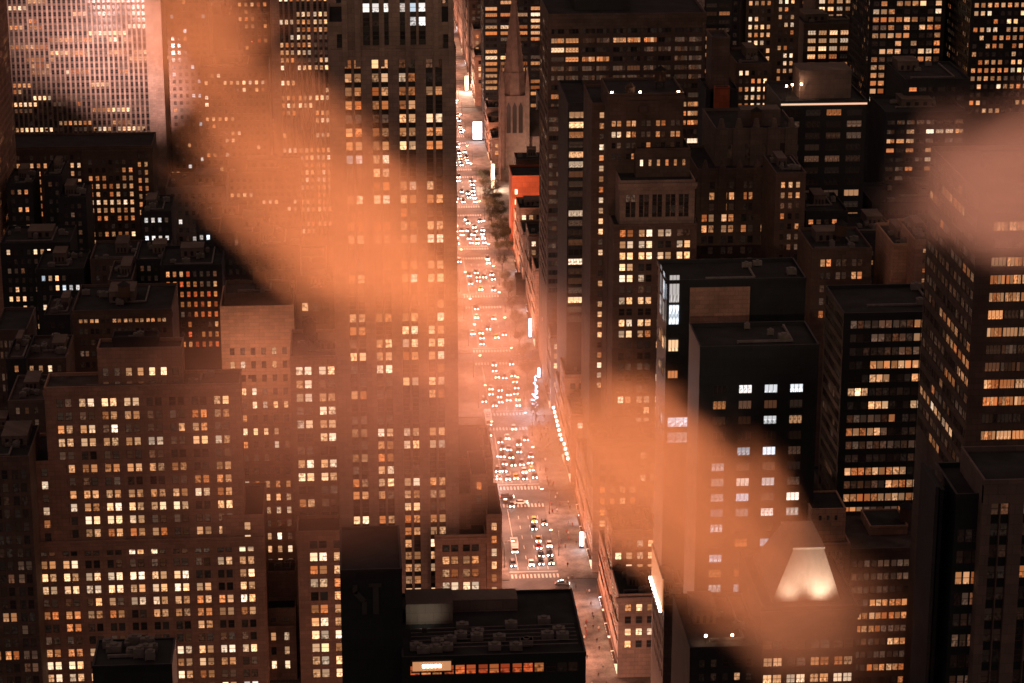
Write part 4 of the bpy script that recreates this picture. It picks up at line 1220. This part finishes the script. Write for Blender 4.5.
def make_car(colr, kind):
    r = empty('car', (0, 0, 0), 'x', 'car')
    car_mesh(kind).build('body', [PAINT[colr]], r)
    cb, (ya, yb_, zt) = cabin_mesh(kind); co = cb.build('cabin_glass', ['glassblk'], r)
    rf = MB(); rf.box(-.64, .64, ya + .02, yb_ - .02, zt + .004, zt + .05)
    if colr == 'yellow': rf.box(-.2, .2, (ya + yb_) / 2 - .1, (ya + yb_) / 2 + .1, zt + .05, zt + .2)
    rf.build('roof', [PAINT[colr]], r)
    for sx_ in (-1, 1):
        for yy in (-1.45, 1.4):
            wmb = MB(); k = 12
            a = [(sx_ * .94, yy + .33 * math.cos(2 * math.pi * i / k), .33 + .33 * math.sin(2 * math.pi * i / k)) for i in range(k)]
            c = [(sx_ * .72, v[1], v[2]) for v in a]
            wmb.frustum(a if sx_ < 0 else c, c if sx_ < 0 else a); wmb.build('wheel', ['rubber'], r)
        h = MB(); h.cyl(0, 0, 0, .06, .23, .2, 10); h.v = [(sx_ * .66 + x, -2.37 - z, .66 + y) for x, y, z in h.v]; h.build('headlight', ['head'], r)
        h = MB(); h.box(sx_ * .66 - .17, sx_ * .66 + .17, 2.36, 2.42, .66, .82); h.build('taillight', ['tail'], r)
    return r
kinds = [('yellow', 'sedan', 'yellow cab'), ('black', 'suv', 'black car'), ('black', 'sedan', 'black car'), ('white', 'sedan', 'white car'), ('silver', 'sedan', 'silver car'), ('grey', 'suv', 'grey car'), ('red', 'sedan', 'red car')]
protos = {}
rc = random.Random(11)
def put_car(i, x, y, rz, label, group=None):
    if i in protos: o = copy_tree(protos[i])
    else: o = protos[i] = make_car(*kinds[i][:2])
    o.location = (x, y, 0.008); o.rotation_euler = (0, 0, rz); o['label'] = label
    if group: o['group'] = group
    elif 'group' in o: del o['group']
    return o
LW = (AX1 - AX0) / 5
dens = {-1: .3, 0: .62, 1: .62, 2: .42, 3: .38, 4: .36, 5: .55, 6: .6, 7: .5, 8: .45, 9: .5, 10: .5, 11: .45}
lane_n = ['westmost lane', 'second lane from west', 'middle lane', 'second lane from east', 'eastmost lane']
for k_ in range(-1, 12):
    ya = 744 + 80.5 * k_ + 15.5; yb_ = ya + 54
    for l in range(5):
        y = ya + rc.uniform(0, 1.5)
        run = rc.uniform(.5, 1.4)
        while y < yb_:
            t = (y - ya) / 54
            p = dens[k_] * run * (1.45 if t < .45 else .7) * (0.5 if l in (0,) else 1)
            if rc.random() < p:
                i = rc.choices(range(7), (2.2, 4, 4, 2, 2, 3, .6))[0]
                put_car(i, AX0 + LW * (l + .5) + rc.uniform(-.5, .5), y + 2.4, rc.uniform(-.02, .02),
                        f"{kinds[i][2]} in the {lane_n[l]} {blk(y)}", 'cars driving down the avenue')
                y += 6.2 + rc.uniform(0, 2.2)
            else: y += rc.uniform(4, 9)
put_car(1, 53, 823, math.pi / 2, 'black car crossing the avenue broadside above the middle of the picture bottom')
put_car(3, 57.5, 817.5, math.pi / 2, 'white car turning broadside just below the crossing black car')
put_car(2, 66, 744.5, math.pi / 2 - .1, 'black car crossing broadside at the lowest crosswalk')
# box truck and buses
def make_truck(label, x, y, colr, L_=7.5):
    r = empty('box_truck' if L_ < 9 else 'bus', (x, y, 0.008), label, 'truck' if L_ < 9 else 'bus')
    mb = MB(); mb.box(-1.25, 1.25, -L_ / 2 + (2.1 if L_ < 9 else 0), L_ / 2, .7, 3.2); mb.build('cargo_box' if L_ < 9 else 'body', [PAINT[colr]], r)
    if L_ < 9:
        mb = MB(); mb.frustum([(-1.1, -L_ / 2, .5), (1.1, -L_ / 2, .5), (1.1, -L_ / 2 + 2, .5), (-1.1, -L_ / 2 + 2, .5)], [(-1.0, -L_ / 2 + .5, 2.3), (1.0, -L_ / 2 + .5, 2.3), (1.0, -L_ / 2 + 2, 2.3), (-1.0, -L_ / 2 + 2, 2.3)]); mb.build('cab', [PAINT['white']], r)
    mb = MB(); mb.quad((-1, -L_ / 2 - .01, 1.3), (1, -L_ / 2 - .01, 1.3), (1, -L_ / 2 + (.3 if L_ < 9 else -.01), 2.6 if L_ > 9 else 2.1), (-1, -L_ / 2 + (.3 if L_ < 9 else -.01), 2.6 if L_ > 9 else 2.1)); mb.build('windscreen', ['glassblk'], r)
    for s in (-1, 1):
        for yy in (-L_ / 2 + 1.2, L_ / 2 - 1.6):
            wmb = MB(); a = [(s * 1.2, yy + .48 * math.cos(t * .5236), .48 + .48 * math.sin(t * .5236)) for t in range(12)]; c = [(s * .9, v[1], v[2]) for v in a]
            wmb.frustum(a if s < 0 else c, c if s < 0 else a); wmb.build('wheel', ['rubber'], r)
        h = MB(); h.box(s * .85 - .16, s * .85 + .16, -L_ / 2 - .08, -L_ / 2 - .02, .75, 1.0); h.build('headlight', ['head'], r)
    mb = MB()
    for t in range(3): mb.box(-.9, .9, -L_ / 2 + 2.6 + t * (L_ - 4) / 3, -L_ / 2 + 2.9 + t * (L_ - 4) / 3, 3.2, 3.3)
    mb.build('roof_rib', ['steel'], r)
    return r
T = [('white box truck waiting at the lowest crosswalk', 52.4, 775, 'white', 7.5), ('white bus at the west kerb in the hazy stretch of avenue', 51, 905, 'white', 12), ('pale bus far up the avenue by the west kerb', 51, 1190, 'white', 12)]
trucks = [make_truck(*t) for t in T]
from mathutils import Vector
for tr, t in zip(trucks, T):           # clear the cars it would overlap
    for o in [o for o in C.objects if o.get('category') == 'car' and abs(o.location.x - t[1]) < 2.4 and abs(o.location.y - t[2]) < t[4] / 2 + 2.9]:
        for c in list(o.children): bpy.data.objects.remove(c)
        bpy.data.objects.remove(o)

# ------------------------------------------------------------------ people on the pavements
def person_mesh(phase):
    me = bpy.data.meshes.new('person')
    s = .34 * phase
    V = [(0, 0, .95), (0, 0, 1.2), (0, -.01, 1.42), (0, -.01, 1.52), (0, -.03, 1.64), (0, -.02, 1.74),
         (-.11, 0, .9), (-.12, -s * .5, .5), (-.12, -s * .9 + (.1 if phase > 0 else 0), .08), (-.12, -s * .9 - .14, .04),
         (.11, 0, .9), (.12, s * .5, .5), (.12, s * .8 + .05, .08), (.12, s * .8 - .1, .04),
         (-.2, 0, 1.4), (-.26, s * .35, 1.13), (-.25, s * .55 - .12, .88), (-.25, s * .6 - .18, .79),
         (.2, 0, 1.4), (.26, -s * .35, 1.13), (.25, -s * .55 - .1, .88), (.25, -s * .6 - .16, .79)]
    E = [(0, 1), (1, 2), (2, 3), (3, 4), (4, 5), (0, 6), (6, 7), (7, 8), (8, 9), (0, 10), (10, 11), (11, 12), (12, 13), (2, 14), (14, 15), (15, 16), (16, 17), (2, 18), (18, 19), (19, 20), (20, 21)]
    Rr = [.15, .16, .16, .06, .10, .09, .10, .065, .045, .04, .10, .065, .045, .04, .07, .05, .04, .035, .07, .05, .04, .035]
    me.from_pydata(V, E, [])
    o = bpy.data.objects.new('person', me); C.objects.link(o)
    sk = o.modifiers.new('skin', 'SKIN'); sk.use_smooth_shade = True
    for i, r_ in enumerate(Rr): me.skin_vertices[0].data[i].radius = (r_, r_ * (.7 if i < 3 else 1))
    me.skin_vertices[0].data[0].use_root = True
    sb = o.modifiers.new('sub', 'SUBSURF'); sb.levels = 1
    dg = bpy.context.evaluated_depsgraph_get()
    m2 = bpy.data.meshes.new_from_object(o.evaluated_get(dg))
    bpy.data.objects.remove(o)
    return m2
def person_variants():
    out = []
    skin = plain('skin', (.45, .27, .19), .6)
    for nm, coat, legs, ph in (('dark coat', (.03, .03, .035), (.02, .02, .03), 1), ('brown coat', (.13, .08, .05), (.03, .03, .04), -1), ('pale jacket', (.5, .45, .4), (.04, .04, .06), 1), ('black jacket', (.015, .015, .015), (.05, .05, .06), .3), ('red jacket', (.3, .03, .02), (.02, .02, .03), -1)):
        me = person_mesh(ph)
        me.materials.clear()
        for m in (plain('coat', coat, .8), plain('trousers', legs, .8), skin, plain('hair', (.03, .02, .015), .7)): me.materials.append(m)
        for p in me.polygons:
            c = p.center
            p.material_index = 3 if (c.z > 1.70 or (c.z > 1.6 and c.y > .0)) else 2 if (c.z > 1.5 or (abs(c.x) > .2 and c.z < .84)) else 0 if c.z > .8 else 1
        out.append((nm, me))
    return out
PV = person_variants()
rp = random.Random(5)
seen = set()
np_ = 0
for i in range(150):
    z_ = rp.random()
    if z_ < .78: x = rp.uniform(AX1 + 1.8, BE - 1.2); y = rp.uniform(585, 990); side = 'east'
    elif z_ < .88: x = rp.uniform(AX0, AX1); y = rp.choice(YS[2:7]) + rp.choice((-8.5, 8.5)) + rp.uniform(-1.2, 1.2); side = 'cross'
    else: x = rp.uniform(BW + .5, AX0 - 1.5); y = rp.uniform(700, 900); side = 'west'
    if any((x - a) ** 2 + (y - b_) ** 2 < .8 for a, b_ in seen): continue
    if any(abs(x - o.location.x) < 1.6 and abs(y - o.location.y) < 3.2 for o in C.objects if o.get('category') == 'car'): continue
    seen.add((x, y))
    nm, me = PV[rp.randrange(5)]
    o = bpy.data.objects.new('person', me); C.objects.link(o)
    o.location = (x, y, .13 if side != 'cross' else .01); o.rotation_euler = (0, 0, rp.choice((0, math.pi)) + rp.uniform(-.4, .4) if side != 'cross' else rp.choice((-1, 1)) * math.pi / 2)
    s = rp.uniform(.94, 1.05); o.scale = (s, s, s)
    tag(o, f"person in {nm} on the {'east pavement' if side == 'east' else 'west pavement' if side == 'west' else 'crosswalk'} {blk(y)}", 'person', 'people walking along the avenue')

# ------------------------------------------------------------------ street trees on the east pavement
def make_tree(seed):
    r = empty('tree', (0, 0, 0), 'x', 'tree')
    rt = random.Random(seed); t = MB()
    t.cyl(0, 0, 0, 3.2, .2, .14, 8); tips = []
    for i in range(7):
        a = i * .9 + rt.uniform(-.2, .2); q = (math.cos(a) * rt.uniform(1.2, 2.2), math.sin(a) * rt.uniform(1.2, 2.2), rt.uniform(5, 7.2))
        t.bar((0, 0, 2.8 + .1 * i), q, .06)
        tips.append(q)
        for j in range(3):
            q2 = (q[0] + rt.uniform(-1, 1), q[1] + rt.uniform(-1, 1), q[2] + rt.uniform(-.3, 1.4)); t.bar(q, q2, .03, k=4); tips.append(q2)
    t.build('trunk', ['bark'], r)
    c = MB()
    for q in tips:
        for j in range(55):
            v = np.array(q) + np.array([rt.gauss(0, .55) for _ in range(3)])
            e1 = np.array([rt.gauss(0, 1) for _ in range(3)]); e1 /= np.linalg.norm(e1); e2 = np.cross(e1, (rt.random(), rt.random(), 1)); e2 /= np.linalg.norm(e2)
            e1 *= .17; e2 *= .12
            c.quad(tuple(v - e1), tuple(v + e2), tuple(v + e1), tuple(v - e2))
    c.build('crown', ['leaf'], r)
    return r
tp = [make_tree(3), make_tree(4), make_tree(5)]
for i in range(30):
    o = tp[i] if i < 3 else copy_tree(tp[i % 3])
    if i < 20: x, y = (69.8 + (i % 2) * 4.6, 1140 + (i // 2) * 15.5 + rp.uniform(-3, 3))
    else: x, y = 69.5, 905 + (i - 20) * 23
    o.location = (x, y, .13); o.rotation_euler = (0, 0, rp.uniform(0, 6)); s = rp.uniform(.85, 1.2); o.scale = (s, s, s)
    o['label'] = 'dark leafy street tree standing among others beside the avenue by the church' if i < 20 else 'dark street tree on the east pavement in the hazy stretch of avenue'
    o['group'] = 'trees beside the church' if i < 20 else 'trees on the hazy east pavement'

# ------------------------------------------------------------------ lit things at street level
r = empty('light_display', (70.0, 915, .13), 'tall jagged blue-white light display on the east pavement', 'light display')
mb = MB(); mb.cyl(0, 0, 0, 15, .2, .1); mb.build('mast', ['steel'], r)
rl = random.Random(8)
for i in range(26):
    z_ = 1.5 + i * .52; mb = MB(); a = rl.uniform(0, 6.3); l_ = rl.uniform(.8, 2.2) * (1 - i / 36)
    mb.bar((0, 0, z_), (l_ * math.cos(a), l_ * math.sin(a), z_ + rl.uniform(-.2, .7)), .22, k=5)
    mb.build('light_tube', ['bluewhite'], r)
light('display_light', 'POINT', (-2, -3, 8), 16000, (.6, .8, 1), r, 1.0)
for i, (x, y, lb) in enumerate([(46.8, 836, 'bright white screen kiosk at the west kerb by the stepped building'), (75, 775, 'blue-white shop screen at the foot of the east facades'), (75, 1010, 'slim bright sign standing at the east building line in the haze'), (72.5, 1385, 'glaring white shop sign at the far east kerb'), (74.5, 955, 'small white sign by the blue-white light display'), (74.5, 1270, 'tall slim glowing sign on the east kerb below the church spire'), (44.5, 1480, 'bright sign at the far west kerb near the top of the avenue'), (46, 1650, 'farthest bright sign near the top edge on the west kerb'), (73, 1520, 'bright sign beyond the dark slab at the far east kerb')]):
    r = empty('sign', (x, y, .13), lb, 'sign')
    hh = (4.5, 6, 9, 11, 5, 14, 12, 14, 10)[i]; ww = (2.4, 1.2, 1.0, 5.0, .9, 1.6, 2.5, 3, 2)[i]
    mb = MB(); mb.box(-ww / 2 - .15, ww / 2 + .15, -.15, .3, 0, hh + .2); mb.build('cabinet', ['steel'], r)
    mb = MB()
    for j in range(3): mb.box(-ww / 2, ww / 2, -.2, -.151, .8 + (hh - .8) * j / 3, .7 + (hh - .8) * (j + 1) / 3)
    mb.build('screen', ['shopw' if i in (0, 3) else 'shop' if i > 4 else 'bluewhite'], r)
    light('sign_light', 'POINT', (0, -1.5, hh * .6), 34000 if i > 4 else 4000 if i in (0, 3) else 900, (1, .7, .5) if i > 4 else (.85, .9, 1), r, .6)

# red lamps on roofs
for i, (px, py, Y) in enumerate([(972, 452, 421), (551, 652, 440), (252, 42, 1288)]):
    x, y, z_ = at(px, py, Y)
    r = empty('warning_light', (x, y, z_), ['red warning lamp on the dark roof at the right edge', 'red lamp on the black roof at the bottom', 'red lamp on the dark tall block at the top left'][i], 'lamp')
    mb = MB(); mb.cyl(0, 0, -1.6, 0, .05, k=5); mb.build('post', ['steel'], r)
    mb = MB(); mb.cyl(0, 0, 0, .35, .22, .16); mb.build('bulb', ['redlamp'], r)

# ------------------------------------------------------------------ rooftop water tanks
def make_tank():
    r = empty('water_tank', (0, 0, 0), 'x', 'water tank')
    mb = MB(); mb.cyl(0, 0, 2.6, 6.4, 2.0, 1.9, 16); mb.build('tank', ['wood'], r)
    mb = MB(); mb.cyl(0, 0, 6.401, 7.8, 2.15, .05, 16); mb.build('roof', ['roof'], r)
    mb = MB()
    for a in (-1.2, 1.2):
        for c in (-1.2, 1.2): mb.bar((a, c, 0), (a, c, 2.55), .1)
    for a in (-1.2, 1.2): mb.bar((a, -1.2, .3), (a, 1.2, 2.3), .05); mb.bar((-1.2, a, 2.3), (1.2, a, .3), .05)
    mb.box(-1.7, 1.7, -1.7, 1.7, 2.45, 2.6); mb.build('stand', ['steel'], r)
    return r
tanks = [(210, 381, 690, 'wooden water tank on the right end of the great block roof'), (60, 383, 690, 'wooden water tank on the left end of the great block roof'), (310, 356, 700, 'wooden water tank on the setback masonry building roof'), (260, 294, 722, 'wooden water tank on top of the pale slab'),
         (755, 160, 850, 'water tank on the gothic block roof'), (840, 249, 770, 'water tank on the low brown block above the glass box'), (125, 310, 780, 'water tank on the dim flat-topped building'), (660, 93, 812, 'water tank between the crown lamps of the stone tower'), (905, 549, 600, 'water tank beside the pale penthouse at lower right')]
dg = bpy.context.evaluated_depsgraph_get(); dg.update()
t0 = None
for (px, py, Y, lb) in tanks:
    x, y, _ = at(px, py, Y)
    hit, loc, *_r = scn.ray_cast(dg, Vector((x, y, 420)), Vector((0, 0, -1)))
    o = make_tank() if t0 is None else copy_tree(t0)
    t0 = t0 or o
    o.location = loc; o['label'] = lb; o['group'] = 'rooftop water tanks'

# ------------------------------------------------------------------ floodlights on roofs
def flood(loc, aim, power, col, label, spot=R(50), blend=.7, size=.5):
    o = empty('floodlight', loc, label, 'floodlight')
    d = Vector(aim) - Vector(loc); rz = math.atan2(d.x, d.y)
    mb = MB(); mb.box(-.5, .5, -.35, .35, -.6, .3); mb.build('housing', ['steel'], o)
    light('flood_light', 'SPOT', (0, .8, .6), power, col, o, size, spot, blend)
    l = [c for c in o.children if c.type == 'LIGHT'][0]
    l.rotation_euler = (Vector(aim) - Vector(loc)).to_track_quat('-Z', 'Y').to_euler()
    return o
for i, (pa, pb) in enumerate([((40, 90), (40, 20)), ((90, 90), (90, 30)), ((140, 90), (135, 60))]):
    x, y, z_ = at(pa[0], 131, 1060); y = 1084; z_ = at(pa[0], 150, 1060)[2] + 2.2; ax, ay, az = at(pb[0] + (0, 10, 10)[i], pb[1], 1240)
    flood((x, y, z_ + 1.5), (ax, ay, az), (9e5, 1.6e6, 2.0e6)[i], (1.0, .56, .47), ['left', 'middle', 'right'][i] + ' floodlight on the crowned block roof shining at the slab', R(34), 1.0)
# the sloping roof
q = R15
for u, pw in ((.33, 4200), (.64, 6500)):
    flood((q[0] + q[2] + (q[3] - q[2]) * u, q[1] + q[4] + .6, q[5] + .8), (q[0] + q[2] + (q[3] - q[2]) * u, q[1] + q[4] + 12, q[5] + 10), pw, (1.0, .82, .66), ('left' if u < .5 else 'right') + ' floodlight at the foot of the sloping metal roof', R(110), 1.0, 1.2)
# lamps washing the netted wall, the front penthouse and the corner roof
flood((RED[0] - 16, RED[1] - 34, 30), (RED[0], RED[1], RED[2] - 16), 60000, (1, .42, .24), 'work lamp below the netted wall', R(110))
x, y, z_ = at(425, 640, 440); flood((x, y + 3, z_ + .9), (x, y + 14, z_ + 2), 500, (1, .85, .62), 'small lamp before the penthouse on the black roof', R(95))
x, y, z_ = at(793, 96, 880)
flood((rR5.location[0] - 12, rR5.location[1] + 4, zR5 + 5), (rR5.location[0] - 4, rR5.location[1] + 15, zR5 + 3), 2500, (1, .45, .26), 'lamp lighting the penthouse inside the lit cornice', R(120))
x, y, z_ = at(250, 385, 690); flood((x, y + 2, z_ + 2), (at(258, 380, 712)[0], 712, at(258, 345, 712)[2]), 6500, (1, .48, .28), 'floodlight on the great block roof washing the pale slab', R(130))
x, y, z_ = at(515, 170, 1275); flood((x - 8, y - 40, 20), (x, y + 20, 80), 22000, (1, .52, .38), 'floodlight at the foot of the church tower', R(70))

# ------------------------------------------------------------------ wisps of mist lit by the viewing tower's own floodlights
def vmat(name, col, dens, nscale, seed, lo=0.30):
    m = bpy.data.materials.new(name); m.use_nodes = True
    n = m.node_tree; n.nodes.clear(); L = n.links
    o = n.nodes.new('ShaderNodeOutputMaterial'); pv = n.nodes.new('ShaderNodeVolumePrincipled')
    L.new(pv.outputs[0], o.inputs['Volume'])
    pv.inputs['Color'].default_value = (*col, 1); pv.inputs['Anisotropy'].default_value = 0.0
    tc = n.nodes.new('ShaderNodeTexCoord')
    ln = n.nodes.new('ShaderNodeVectorMath'); ln.operation = 'LENGTH'; L.new(tc.outputs['Object'], ln.inputs[0])
    mp = n.nodes.new('ShaderNodeMapping'); mp.inputs['Location'].default_value = (seed * 3.1, seed, 0); L.new(tc.outputs['Object'], mp.inputs['Vector'])
    nz = n.nodes.new('ShaderNodeTexNoise'); nz.inputs['Scale'].default_value = nscale; nz.inputs['Detail'].default_value = 4; L.new(mp.outputs[0], nz.inputs['Vector'])
    a = n.nodes.new('ShaderNodeMath'); a.operation = 'MULTIPLY_ADD'; a.inputs[1].default_value = 0.9; a.inputs[2].default_value = -0.42
    L.new(nz.outputs['Fac'], a.inputs[0])
    b_ = n.nodes.new('ShaderNodeMath'); b_.operation = 'ADD'; L.new(ln.outputs['Value'], b_.inputs[0]); L.new(a.outputs[0], b_.inputs[1])
    mr = n.nodes.new('ShaderNodeMapRange'); mr.interpolation_type = 'SMOOTHSTEP'
    mr.inputs['From Min'].default_value = lo; mr.inputs['From Max'].default_value = 0.9
    mr.inputs['To Min'].default_value = dens; mr.inputs['To Max'].default_value = 0.0
    L.new(b_.outputs[0], mr.inputs['Value']); L.new(mr.outputs[0], pv.inputs['Density'])
    return m
def wisp(p0, p1, half, Y, depth, dens, col, seed, ns=1.3, ext=1.15, lo=.3):
    """an elongated wisp from p0 to p1 (points seen in the photograph) at northing Y, half-width in photograph pixels"""
    a = Vector(at(*p0, Y)); b_ = Vector(at(*p1, Y)); s = mpx(Y, 340)[0]
    ctr = (a + b_) / 2; ax = (b_ - a); Lh = ax.length / 2 * ext; ax.normalize()
    yv = Vector(FW); zv = ax.cross(yv).normalized(); yv = zv.cross(ax).normalized()
    from mathutils import Matrix
    mb = MB(); ns_, nr_ = 16, 10
    for i in range(nr_ + 1):
        th = math.pi * i / nr_
        for j in range(ns_): ph = 2 * math.pi * j / ns_; mb.v.append((math.cos(th), math.sin(th) * math.cos(ph), math.sin(th) * math.sin(ph)))
    for i in range(nr_):
        for j in range(ns_):
            k = (j + 1) % ns_; mb.f.append((i * ns_ + j, (i + 1) * ns_ + j, (i + 1) * ns_ + k, i * ns_ + k)); mb.m.append(0)
    o = mb.build('haze', [vmat('lit_mist', col, dens, ns, seed, lo)])
    Mx = Matrix((ax, yv, zv)).transposed().to_4x4()
    o.matrix_world = Matrix.Translation(ctr) @ Mx @ Matrix.Diagonal((Lh, depth, half * s, 1))
    o['kind'] = 'stuff'
    return o, ctr, Lh
OR = (1.0, .44, .25); PK = (1.0, .46, .34)
W = []
W.append(wisp((165, 45), (500, 368), 120, 92, 2.8, .52, OR, 1, lo=.22, ns=2.2))
W.append(wisp((150, -60), (240, 110), 100, 94, 2.4, .48, OR, 8, lo=.05, ns=2.0))
W.append(wisp((560, 380), (850, 650), 116, 96, 2.8, .50, OR, 2, lo=.20, ns=2.2))
W.append(wisp((520, 400), (720, 510), 125, 98, 2.8, .40, OR, 9, lo=.1, ns=2.0))
W.append(wisp((1020, 60), (1040, 290), 175, 90, 2.8, .58, (1.0, .59, .49), 3, lo=.0))
W.append(wisp((60, 440), (580, 420), 190, 100, 3.2, .16, PK, 4, lo=.05, ns=2.0))
W.append(wisp((480, 240), (540, 520), 135, 104, 3.0, .30, PK, 5, lo=.05))
W.append(wisp((700, 600), (940, 640), 110, 94, 2.6, .24, (1.0, .5, .34), 6, lo=.05))
MIST_W = 1500000
for i, (px, py, Yd, half, pw) in enumerate([(315, 190, 92, 17, 1.25), (660, 480, 96, 15, 1.1), (1000, 160, 90, 9, .72), (430, 420, 102, 16, .5)]):
    a = Vector(at(px, py, Yd))
    flood((-6 + i * 4, -4, 302), a, MIST_W * pw, (1.0, .62, .45) if i == 2 else (1.0, .62, .40), ['leftmost', 'second', 'rightmost', 'third'][i] + ' floodlight on the ledge of the viewing tower', R(half), .8)
